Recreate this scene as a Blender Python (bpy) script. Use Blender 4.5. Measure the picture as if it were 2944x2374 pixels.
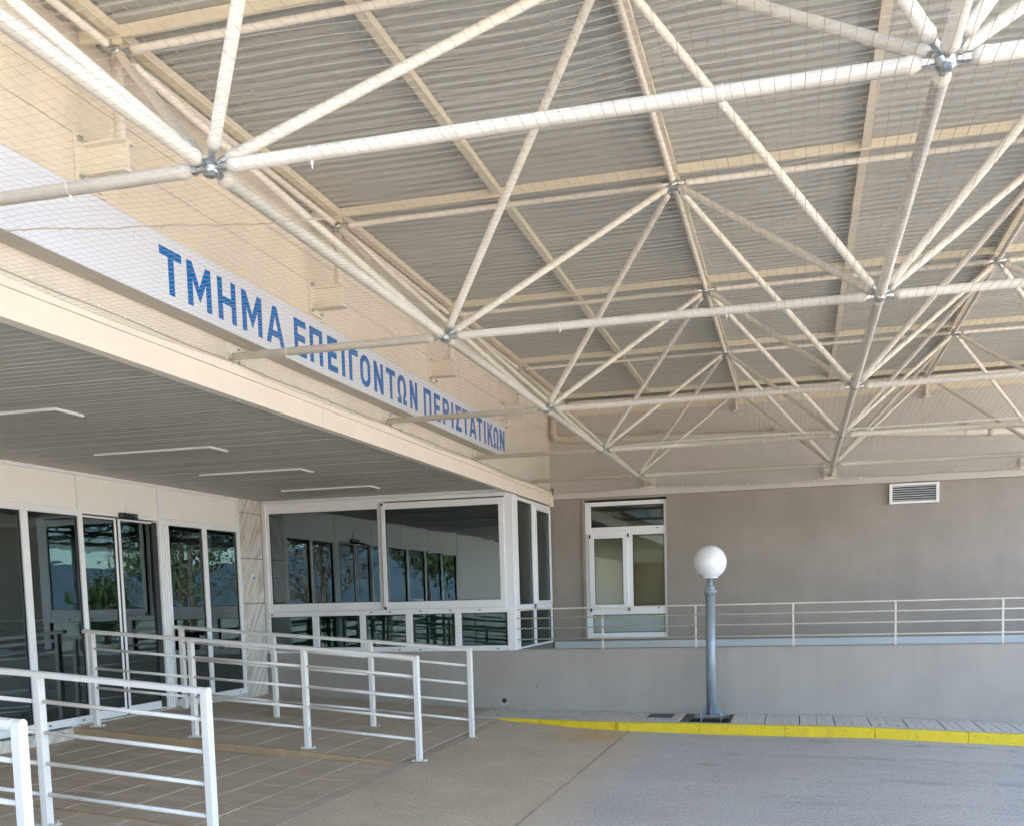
import bpy, bmesh, math, random
import numpy as np
from mathutils import Vector, Matrix

# ------------------------------------------------------------------ clean
for o in list(bpy.data.objects):
    bpy.data.objects.remove(o)
SC = bpy.context.scene
COL = SC.collection
RND = random.Random(7)

# ------------------------------------------------------------------ camera
cam_d = bpy.data.cameras.new('camera')
cam = bpy.data.objects.new('camera', cam_d)
COL.objects.link(cam)
SC.camera = cam
cam_d.sensor_width = 36.0
cam_d.lens = 35.095
cam_d.shift_x = -0.03235
cam_d.shift_y = 0.26292
cam_d.clip_start = 0.05
cam_d.clip_end = 9000
_r = Vector((0.9693, 0.2443, -0.0259)).normalized()
_f = Vector((-0.2457, 0.9656, -0.0856)).normalized()
_u = _r.cross(_f).normalized()
_r = _f.cross(_u).normalized()
_m = Matrix.Identity(4)
for _i in range(3):
    _m[_i][0] = _r[_i]; _m[_i][1] = _u[_i]; _m[_i][2] = -_f[_i]
_m[0][3], _m[1][3], _m[2][3] = 3.9632, -3.7674, 2.4714
cam.matrix_world = _m

# ------------------------------------------------------------------ sky and sun
SUN_EL = math.radians(60)
SUN_AZ = math.atan2(-0.35, 0.90)          # direction towards the sun: x, y
W = bpy.data.worlds.new('World')
SC.world = W
W.use_nodes = True
wn = W.node_tree
wn.nodes.clear()
wo = wn.nodes.new('ShaderNodeOutputWorld')
wb = wn.nodes.new('ShaderNodeBackground')
ws = wn.nodes.new('ShaderNodeTexSky')
ws.sky_type = 'NISHITA'
ws.sun_disc = False
ws.sun_elevation = SUN_EL
ws.sun_rotation = SUN_AZ
ws.air_density = 1.0
ws.dust_density = 0.4
ws.ozone_density = 1.5
wn.links.new(ws.outputs[0], wb.inputs[0])
wb.inputs[1].default_value = 0.14
wn.links.new(wb.outputs[0], wo.inputs[0])

sun_d = bpy.data.lights.new('sun', 'SUN')
sun_d.energy = 5.0
sun_d.angle = math.radians(0.53)
sun_d.color = (1.0, 0.93, 0.83)
sun = bpy.data.objects.new('sun', sun_d)
COL.objects.link(sun)
to_sun = Vector((math.sin(SUN_AZ) * math.cos(SUN_EL), math.cos(SUN_AZ) * math.cos(SUN_EL), math.sin(SUN_EL)))
sun.rotation_euler = (-to_sun).to_track_quat('-Z', 'Y').to_euler()
sun.location = (10, -10, 20)

vs = SC.view_settings
vs.view_transform = 'Standard'
vs.look = 'None'
vs.exposure = 3.4
vs.gamma = 1.0
vs.use_curve_mapping = False
SC.render.engine = 'CYCLES'
SC.cycles.max_bounces = 12
SC.cycles.diffuse_bounces = 6
SC.cycles.glossy_bounces = 6
SC.cycles.transparent_max_bounces = 16
SC.cycles.caustics_reflective = False
SC.cycles.caustics_refractive = False

# ------------------------------------------------------------------ materials
def mat(name, col, rough=0.5, metal=0.0, var=0.0, vscale=3.0, bump=0.0, bscale=60.0, spec=0.5,
        col2=None, stain=None, stretch=(1, 1, 1)):
    """principled + large soft colour variation (var / col2), optional stain colour patches, fine bump"""
    m = bpy.data.materials.new(name)
    m.use_nodes = True
    nt = m.node_tree
    b = nt.nodes['Principled BSDF']
    b.inputs['Base Color'].default_value = (*col, 1)
    b.inputs['Roughness'].default_value = rough
    b.inputs['Metallic'].default_value = metal
    b.inputs['Specular IOR Level'].default_value = spec
    tc = nt.nodes.new('ShaderNodeTexCoord')
    geo = nt.nodes.new('ShaderNodeNewGeometry')
    mp = nt.nodes.new('ShaderNodeMapping')
    mp.inputs['Scale'].default_value = stretch
    nt.links.new(geo.outputs['Position'], mp.inputs['Vector'])
    last = None
    if var or col2:
        n = nt.nodes.new('ShaderNodeTexNoise')
        n.inputs['Scale'].default_value = vscale
        n.inputs['Detail'].default_value = 6
        n.inputs['Roughness'].default_value = 0.62
        nt.links.new(mp.outputs[0], n.inputs['Vector'])
        cr = nt.nodes.new('ShaderNodeValToRGB')
        cr.color_ramp.elements[0].position = 0.3
        cr.color_ramp.elements[1].position = 0.72
        c2 = col2 or tuple(c * (1 - var) for c in col)
        cr.color_ramp.elements[0].color = (*c2, 1)
        cr.color_ramp.elements[1].color = (*(tuple(min(1, c * (1 + var * .5)) for c in col) if not col2 else col), 1)
        nt.links.new(n.outputs['Fac'], cr.inputs[0])
        last = cr.outputs[0]
    if stain:
        scol, sscale, lo, hi = stain
        n = nt.nodes.new('ShaderNodeTexNoise')
        n.inputs['Scale'].default_value = sscale
        n.inputs['Detail'].default_value = 8
        n.inputs['Roughness'].default_value = 0.7
        nt.links.new(mp.outputs[0], n.inputs['Vector'])
        rr = nt.nodes.new('ShaderNodeMapRange')
        rr.inputs['From Min'].default_value = lo
        rr.inputs['From Max'].default_value = hi
        nt.links.new(n.outputs['Fac'], rr.inputs['Value'])
        mx = nt.nodes.new('ShaderNodeMix')
        mx.data_type = 'RGBA'
        nt.links.new(rr.outputs[0], mx.inputs['Factor'])
        if last is None:
            mx.inputs['A'].default_value = (*col, 1)
        else:
            nt.links.new(last, mx.inputs['A'])
        mx.inputs['B'].default_value = (*scol, 1)
        last = mx.outputs['Result']
    if last is not None:
        nt.links.new(last, b.inputs['Base Color'])
    if bump:
        n = nt.nodes.new('ShaderNodeTexNoise')
        n.inputs['Scale'].default_value = bscale
        n.inputs['Detail'].default_value = 4
        nt.links.new(geo.outputs['Position'], n.inputs['Vector'])
        bp = nt.nodes.new('ShaderNodeBump')
        bp.inputs['Strength'].default_value = bump
        bp.inputs['Distance'].default_value = 0.01
        nt.links.new(n.outputs['Fac'], bp.inputs['Height'])
        nt.links.new(bp.outputs[0], b.inputs['Normal'])
    m['bsdf'] = b.name
    return m

def glass(name, tint, refl, wave=0.005):
    """reflective solar glazing: mirror part + tinted see-through part"""
    m = bpy.data.materials.new(name)
    m.use_nodes = True
    nt = m.node_tree
    nt.nodes.clear()
    out = nt.nodes.new('ShaderNodeOutputMaterial')
    mix = nt.nodes.new('ShaderNodeMixShader')
    tr = nt.nodes.new('ShaderNodeBsdfTransparent')
    gl = nt.nodes.new('ShaderNodeBsdfGlossy')
    gl.inputs['Roughness'].default_value = 0.0
    gl.inputs['Color'].default_value = (0.73, 0.85, 0.92, 1)
    tr.inputs['Color'].default_value = (*tint, 1)
    lw = nt.nodes.new('ShaderNodeLayerWeight')
    lw.inputs['Blend'].default_value = 0.25
    mr = nt.nodes.new('ShaderNodeMapRange')
    mr.inputs['To Min'].default_value = refl
    mr.inputs['To Max'].default_value = 0.9
    nt.links.new(lw.outputs['Fresnel'], mr.inputs['Value'])
    nt.links.new(mr.outputs[0], mix.inputs[0])
    nt.links.new(tr.outputs[0], mix.inputs[1])
    nt.links.new(gl.outputs[0], mix.inputs[2])
    nt.links.new(mix.outputs[0], out.inputs[0])
    if wave:
        geo = nt.nodes.new('ShaderNodeNewGeometry')
        mp = nt.nodes.new('ShaderNodeMapping')
        mp.inputs['Scale'].default_value = (1.2, 1.2, 5.0)
        nt.links.new(geo.outputs['Position'], mp.inputs[0])
        n = nt.nodes.new('ShaderNodeTexNoise')
        n.inputs['Scale'].default_value = 2.2
        n.inputs['Detail'].default_value = 1
        nt.links.new(mp.outputs[0], n.inputs['Vector'])
        bp = nt.nodes.new('ShaderNodeBump')
        bp.inputs['Strength'].default_value = wave
        bp.inputs['Distance'].default_value = 0.05
        nt.links.new(n.outputs['Fac'], bp.inputs['Height'])
        nt.links.new(bp.outputs[0], gl.inputs['Normal'])
    return m

def marble(name, base, vein, scale=1.6):
    m = mat(name, base, 0.35)
    nt = m.node_tree
    b = nt.nodes['Principled BSDF']
    geo = nt.nodes.new('ShaderNodeNewGeometry')
    mp = nt.nodes.new('ShaderNodeMapping')
    mp.vector_type = 'TEXTURE'
    mp.inputs['Rotation'].default_value = (-0.62, 0.0, 0.0)
    mp.inputs['Scale'].default_value = (0.5, 0.22, 1.5)
    nt.links.new(geo.outputs['Position'], mp.inputs[0])
    w = nt.nodes.new('ShaderNodeTexNoise')
    w.inputs['Scale'].default_value = scale * 2.0
    w.inputs['Detail'].default_value = 7
    w.inputs['Roughness'].default_value = 0.6
    w.inputs['Distortion'].default_value = 0.5
    nt.links.new(mp.outputs[0], w.inputs['Vector'])
    cr = nt.nodes.new('ShaderNodeValToRGB')
    cr.color_ramp.elements[0].position = 0.33
    cr.color_ramp.elements[1].position = 0.58
    cr.color_ramp.elements[0].color = (*vein, 1)
    cr.color_ramp.elements[1].color = (*base, 1)
    nt.links.new(w.outputs[0], cr.inputs[0])
    nt.links.new(cr.outputs[0], b.inputs['Base Color'])
    return m

CREAM = (0.78, 0.685, 0.57)
M = {}
M['cream_wall'] = mat('cream_wall_paint', CREAM, 0.75, var=0.05, vscale=1.5, bump=0.08, bscale=180)
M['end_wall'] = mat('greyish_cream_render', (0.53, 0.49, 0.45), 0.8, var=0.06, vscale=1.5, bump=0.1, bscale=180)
M['cream_trim'] = mat('cream_trim_paint', (0.79, 0.715, 0.61), 0.6, var=0.05, vscale=2.5)
M['tube'] = mat('cream_tube_paint', (0.70, 0.635, 0.545), 0.5, var=0.05, vscale=6,
                stain=((0.50, 0.40, 0.28), 9.0, 0.66, 0.78))
M['purlin'] = mat('cream_purlin_paint', (0.70, 0.615, 0.48), 0.5, var=0.06, vscale=4)
M['galv'] = mat('galvanised_steel', (0.50, 0.52, 0.53), 0.30, metal=0.9, var=0.25, vscale=30)
M['roof'] = mat('roof_sheet_metal', (0.43, 0.425, 0.388), 0.5, var=0.10, vscale=1.2, stretch=(0.3, 2, 1))
M['dark_metal'] = mat('dark_metal', (0.03, 0.03, 0.032), 0.5)
M['soffit'] = mat('grey_soffit_metal', (0.46, 0.445, 0.40), 0.5, var=0.08, vscale=1.4)
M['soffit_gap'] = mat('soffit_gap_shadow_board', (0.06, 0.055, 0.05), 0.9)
M['white'] = mat('white_frame_paint', (0.80, 0.81, 0.82), 0.35, var=0.03, vscale=5)
M['header'] = mat('white_header_panel', (0.84, 0.82, 0.77), 0.45, var=0.03, vscale=2)
M['rubber'] = mat('black_rubber', (0.015, 0.015, 0.016), 0.5)
M['rail'] = mat('white_rail_paint', (0.78, 0.75, 0.705), 0.38, var=0.05, vscale=7,
                stain=((0.45, 0.40, 0.33), 14.0, 0.74, 0.80))
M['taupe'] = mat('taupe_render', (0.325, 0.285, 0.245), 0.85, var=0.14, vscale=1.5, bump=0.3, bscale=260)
M['low_grey'] = mat('grey_render', (0.385, 0.35, 0.308), 0.85, var=0.10, vscale=1.3, bump=0.25, bscale=240,
                    stain=((0.26, 0.255, 0.25), 2.2, 0.66, 0.85))
def add_streaks(m, amount, scale=(5.0, 5.0, 0.35)):
    nt = m.node_tree; b = nt.nodes['Principled BSDF']
    geo = nt.nodes.new('ShaderNodeNewGeometry')
    mp = nt.nodes.new('ShaderNodeMapping'); mp.inputs['Scale'].default_value = scale
    nt.links.new(geo.outputs['Position'], mp.inputs[0])
    n = nt.nodes.new('ShaderNodeTexNoise'); n.inputs['Scale'].default_value = 1.6; n.inputs['Detail'].default_value = 9; n.inputs['Roughness'].default_value = 0.65
    nt.links.new(mp.outputs[0], n.inputs['Vector'])
    r = nt.nodes.new('ShaderNodeMapRange'); r.inputs['From Min'].default_value = 0.45; r.inputs['From Max'].default_value = 0.75
    r.inputs['To Min'].default_value = 1.0; r.inputs['To Max'].default_value = 1.0 - amount
    nt.links.new(n.outputs['Fac'], r.inputs['Value'])
    old = b.inputs['Base Color'].links[0].from_socket
    v = nt.nodes.new('ShaderNodeVectorMath'); v.operation = 'SCALE'
    nt.links.new(old, v.inputs[0]); nt.links.new(r.outputs[0], v.inputs['Scale'])
    nt.links.new(v.outputs[0], b.inputs['Base Color'])
add_streaks(M['low_grey'], 0.06)
add_streaks(M['taupe'], 0.06)
add_streaks(M['cream_wall'], 0.10, (3.0, 3.0, 0.5))
add_streaks(M['end_wall'], 0.06)
add_streaks(M['tube'], 0.16, (6, 6, 6))
add_streaks(M['roof'], 0.14, (0.5, 4, 1))
M['skirt'] = mat('pale_blue_grey_skirting', (0.60, 0.60, 0.585), 0.6, var=0.05)
M['sign_white'] = mat('sign_white_face', (0.74, 0.75, 0.82), 0.4, var=0.02)
M['sign_edge'] = mat('sign_edge_metal', (0.42, 0.39, 0.345), 0.5, var=0.08)
M['sign_blue'] = mat('sign_blue_vinyl', (0.0, 0.135, 0.44), 0.6, spec=0.05)
M['glass'] = glass('reflective_tinted_glass', (0.26, 0.40, 0.31), 0.19)
M['glass_bay'] = glass('bay_tinted_glass', (0.26, 0.36, 0.28), 0.15)
M['glass_low'] = glass('dark_spandrel_glass', (0.45, 0.60, 0.52), 0.07, wave=0.003)
M['glass_far'] = glass('window_glass', (0.78, 0.80, 0.70), 0.085, wave=0.002)
M['blind'] = mat('olive_roller_blind', (0.42, 0.34, 0.17), 0.9, var=0.08, stretch=(4, 4, 0.4))
M['frost'] = mat('frosted_panel', (0.30, 0.37, 0.36), 0.25, var=0.06)
M['spandrel'] = mat('dark_green_spandrel_panel', (0.10, 0.165, 0.13), 0.6)
M['marble'] = marble('veined_marble', (0.70, 0.66, 0.60), (0.42, 0.38, 0.335))
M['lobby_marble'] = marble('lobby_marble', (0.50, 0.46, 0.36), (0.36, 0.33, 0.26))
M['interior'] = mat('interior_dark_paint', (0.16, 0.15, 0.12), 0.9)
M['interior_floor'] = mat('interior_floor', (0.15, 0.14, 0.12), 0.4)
M['tile'] = mat('brown_concrete_tile', (0.60, 0.455, 0.32), 0.9, col2=(0.44, 0.332, 0.235), vscale=2.3, bump=0.45, bscale=120,
                stain=((0.17, 0.15, 0.13), 1.5, 0.60, 0.80), stretch=(0.45, 1.6, 1))
M['ramp_tile'] = mat('pale_ramp_tile', (0.55, 0.43, 0.31), 0.9, col2=(0.43, 0.335, 0.24), vscale=1.6, bump=0.35, bscale=110, stretch=(0.5, 1.6, 1))
M['mortar'] = mat('pale_mortar', (0.66, 0.555, 0.43), 0.95, var=0.2, vscale=9)
M['ramp_edge'] = mat('ochre_ramp_edge', (0.46, 0.315, 0.18), 0.9, var=0.2, vscale=6, bump=0.4, bscale=60)
M['paver'] = mat('grey_paver', (0.62, 0.565, 0.50), 0.9, var=0.12, vscale=4, bump=0.3, bscale=160)
M['joint'] = mat('dark_joint_sand', (0.10, 0.095, 0.09), 0.95)
M['kerb_top'] = mat('grey_kerb_concrete', (0.50, 0.47, 0.42), 0.9, var=0.15, vscale=9, bump=0.4, bscale=90)
M['yellow'] = mat('yellow_kerb_paint', (0.76, 0.54, 0.012), 0.6, var=0.10, vscale=7, bump=0.9, bscale=38,
                  stain=((0.26, 0.20, 0.07), 30.0, 0.60, 0.66))
M['lamp_metal'] = mat('blue_grey_lamp_paint', (0.28, 0.325, 0.37), 0.36, metal=0.15, var=0.16, vscale=8)
M['globe'] = mat('white_globe', (0.86, 0.86, 0.87), 0.07, spec=0.6)
M['soil'] = mat('dark_soil', (0.05, 0.045, 0.04), 1.0, bump=0.8, bscale=60)
M['cover'] = mat('rusty_cover_iron', (0.13, 0.115, 0.11), 0.7, metal=0.3, var=0.3, vscale=30, bump=0.5, bscale=120)
M['net'] = mat('beige_net_twine', (0.44, 0.37, 0.28), 0.9)
M['zip'] = mat('white_zip_tie', (0.82, 0.80, 0.76), 0.4)
M['pvc'] = mat('cream_pipe', (0.64, 0.56, 0.46), 0.5, var=0.04)
M['sticker_b'] = mat('sticker_blue', (0.10, 0.22, 0.45), 0.5)
M['bark'] = mat('tree_bark', (0.22, 0.16, 0.11), 0.95, var=0.3, vscale=8)
M['leaf'] = mat('green_foliage', (0.12, 0.155, 0.04), 0.6, col2=(0.065, 0.10, 0.03), vscale=1.6)
M['leaf_bare'] = mat('brown_twig_foliage', (0.17, 0.12, 0.07), 0.8, col2=(0.10, 0.075, 0.045), vscale=2)
M['hill'] = mat('hazy_blue_hill', (0.09, 0.12, 0.15), 1.0, var=0.3, vscale=0.01)  # blue distance haze is mixed into the base colour
M['yard'] = mat('pale_yard_paving', (0.40, 0.355, 0.295), 0.95, var=0.15, vscale=0.4)

def apron_material():
    m = mat('brown_textured_concrete', (0.64, 0.50, 0.345), 0.95, col2=(0.51, 0.40, 0.275), vscale=1.7)
    nt = m.node_tree; b = nt.nodes['Principled BSDF']
    geo = nt.nodes.new('ShaderNodeNewGeometry')
    # trowel marks: stretched, thresholded noise
    mp = nt.nodes.new('ShaderNodeMapping'); mp.inputs['Scale'].default_value = (1.0, 1.7, 1)
    nt.links.new(geo.outputs['Position'], mp.inputs[0])
    n = nt.nodes.new('ShaderNodeTexNoise'); n.inputs['Scale'].default_value = 11; n.inputs['Detail'].default_value = 5
    n.inputs['Distortion'].default_value = 1.3
    nt.links.new(mp.outputs[0], n.inputs['Vector'])
    n2 = nt.nodes.new('ShaderNodeTexNoise'); n2.inputs['Scale'].default_value = 55; n2.inputs['Detail'].default_value = 4
    nt.links.new(geo.outputs['Position'], n2.inputs['Vector'])
    ad = nt.nodes.new('ShaderNodeMath'); ad.operation = 'MULTIPLY_ADD'
    ad.inputs[1].default_value = 0.5
    nt.links.new(n2.outputs['Fac'], ad.inputs[0]); nt.links.new(n.outputs['Fac'], ad.inputs[2])
    bp = nt.nodes.new('ShaderNodeBump'); bp.inputs['Strength'].default_value = 0.75; bp.inputs['Distance'].default_value = 0.02
    nt.links.new(ad.outputs[0], bp.inputs['Height']); nt.links.new(bp.outputs[0], b.inputs['Normal'])
    # yellow overspray next to the kerb (worn paint)
    sx = nt.nodes.new('ShaderNodeSeparateXYZ'); nt.links.new(geo.outputs['Position'], sx.inputs[0])
    d = nt.nodes.new('ShaderNodeVectorMath'); d.operation = 'DISTANCE'
    d.inputs[1].default_value = (1.55, 8.35, 0.72)
    nt.links.new(geo.outputs['Position'], d.inputs[0])
    r = nt.nodes.new('ShaderNodeMapRange'); r.inputs['From Min'].default_value = 0.75; r.inputs['From Max'].default_value = 0.05
    nt.links.new(d.outputs['Value'], r.inputs['Value'])
    nn = nt.nodes.new('ShaderNodeTexNoise'); nn.inputs['Scale'].default_value = 5; nn.inputs['Detail'].default_value = 6
    nt.links.new(geo.outputs['Position'], nn.inputs['Vector'])
    mu = nt.nodes.new('ShaderNodeMath'); mu.operation = 'MULTIPLY'; mu.use_clamp = True
    nt.links.new(r.outputs[0], mu.inputs[0]); nt.links.new(nn.outputs['Fac'], mu.inputs[1])
    old = b.inputs['Base Color'].links[0].from_socket
    mx = nt.nodes.new('ShaderNodeMix'); mx.data_type = 'RGBA'
    nt.links.new(mu.outputs[0], mx.inputs['Factor']); nt.links.new(old, mx.inputs['A'])
    mx.inputs['B'].default_value = (0.62, 0.33, 0.05, 1)
    nt.links.new(mx.outputs['Result'], b.inputs['Base Color'])
    return m
M['apron'] = apron_material()

def street_material():
    m = mat('worn_grey_asphalt', (0.57, 0.515, 0.455), 0.95, col2=(0.475, 0.43, 0.382), vscale=0.9,
            stain=((0.26, 0.25, 0.245), 1.3, 0.57, 0.76), stretch=(0.8, 1.4, 1))
    nt = m.node_tree; b = nt.nodes['Principled BSDF']
    geo = nt.nodes.new('ShaderNodeNewGeometry')
    n2 = nt.nodes.new('ShaderNodeTexNoise'); n2.inputs['Scale'].default_value = 42; n2.inputs['Detail'].default_value = 9; n2.inputs['Roughness'].default_value = 0.72
    nt.links.new(geo.outputs['Position'], n2.inputs['Vector'])
    vo = nt.nodes.new('ShaderNodeTexVoronoi'); vo.inputs['Scale'].default_value = 130
    nt.links.new(geo.outputs['Position'], vo.inputs['Vector'])
    ad = nt.nodes.new('ShaderNodeMath'); ad.operation = 'MULTIPLY_ADD'; ad.inputs[1].default_value = 0.25
    nt.links.new(vo.outputs['Distance'], ad.inputs[0]); nt.links.new(n2.outputs['Fac'], ad.inputs[2])
    bp = nt.nodes.new('ShaderNodeBump'); bp.inputs['Strength'].default_value = 0.55; bp.inputs['Distance'].default_value = 0.012
    nt.links.new(ad.outputs[0], bp.inputs['Height']); nt.links.new(bp.outputs[0], b.inputs['Normal'])
    # fine aggregate speckle
    old = b.inputs['Base Color'].links[0].from_socket
    sp = nt.nodes.new('ShaderNodeMapRange'); sp.inputs['From Min'].default_value = 0.35; sp.inputs['From Max'].default_value = 0.7
    sp.inputs['To Min'].default_value = 0.66; sp.inputs['To Max'].default_value = 1.26
    nt.links.new(n2.outputs['Fac'], sp.inputs['Value'])
    vm = nt.nodes.new('ShaderNodeVectorMath'); vm.operation = 'SCALE'
    nt.links.new(old, vm.inputs[0]); nt.links.new(sp.outputs[0], vm.inputs['Scale'])
    # brown wash that has run from the ramp onto the asphalt, ragged edge near x = 2.1
    sx = nt.nodes.new('ShaderNodeSeparateXYZ'); nt.links.new(geo.outputs['Position'], sx.inputs[0])
    nn = nt.nodes.new('ShaderNodeTexNoise'); nn.inputs['Scale'].default_value = 1.6; nn.inputs['Detail'].default_value = 9
    nn.inputs['Roughness'].default_value = 0.65
    nt.links.new(geo.outputs['Position'], nn.inputs['Vector'])
    a2 = nt.nodes.new('ShaderNodeMath'); a2.operation = 'MULTIPLY_ADD'; a2.inputs[1].default_value = 0.9
    nt.links.new(nn.outputs['Fac'], a2.inputs[0]); nt.links.new(sx.outputs[0], a2.inputs[2])
    r = nt.nodes.new('ShaderNodeMapRange'); r.inputs['From Min'].default_value = 2.78; r.inputs['From Max'].default_value = 2.46
    r.inputs['To Max'].default_value = 0.92
    nt.links.new(a2.outputs[0], r.inputs['Value'])
    mx = nt.nodes.new('ShaderNodeMix'); mx.data_type = 'RGBA'
    nt.links.new(r.outputs[0], mx.inputs['Factor']); nt.links.new(vm.outputs[0], mx.inputs['A'])
    mx.inputs['B'].default_value = (0.57, 0.455, 0.325, 1)
    cur = mx.outputs['Result']
    # old oil and tyre smudges on the asphalt
    for cx, cy, rx, ry, amt, scol in ((3.05, 6.7, .13, .16, .5, (.33, .27, .20)), (5.05, 6.1, .40, .12, .4, (.22, .215, .215)), (5.9, 6.25, .22, .10, .35, (.22, .215, .215)),
                                      (4.1, 4.9, .35, .10, .25, (.24, .235, .23)), (3.0, 5.6, .5, .10, .35, (.62, .57, .51)), (4.3, 7.4, .9, .16, .25, (.27, .265, .26))):
        mp_ = nt.nodes.new('ShaderNodeMapping'); mp_.vector_type = 'TEXTURE'
        mp_.inputs['Location'].default_value = (cx, cy, 0.65); mp_.inputs['Scale'].default_value = (rx, ry, 10)
        nt.links.new(geo.outputs['Position'], mp_.inputs[0])
        ln = nt.nodes.new('ShaderNodeVectorMath'); ln.operation = 'LENGTH'; nt.links.new(mp_.outputs[0], ln.inputs[0])
        nz_ = nt.nodes.new('ShaderNodeTexNoise'); nz_.inputs['Scale'].default_value = 6; nz_.inputs['Detail'].default_value = 6
        nt.links.new(geo.outputs['Position'], nz_.inputs['Vector'])
        ad_ = nt.nodes.new('ShaderNodeMath'); ad_.operation = 'MULTIPLY_ADD'; ad_.inputs[1].default_value = 1.6
        nt.links.new(nz_.outputs['Fac'], ad_.inputs[0]); nt.links.new(ln.outputs['Value'], ad_.inputs[2])
        rr_ = nt.nodes.new('ShaderNodeMapRange'); rr_.inputs['From Min'].default_value = 1.95; rr_.inputs['From Max'].default_value = 1.3; rr_.inputs['To Max'].default_value = amt
        nt.links.new(ad_.outputs[0], rr_.inputs['Value'])
        m_ = nt.nodes.new('ShaderNodeMix'); m_.data_type = 'RGBA'
        nt.links.new(rr_.outputs[0], m_.inputs['Factor']); nt.links.new(cur, m_.inputs['A']); m_.inputs['B'].default_value = (*scol, 1)
        cur = m_.outputs['Result']
    nt.links.new(cur, b.inputs['Base Color'])
    return m
M['street'] = street_material()

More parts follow.
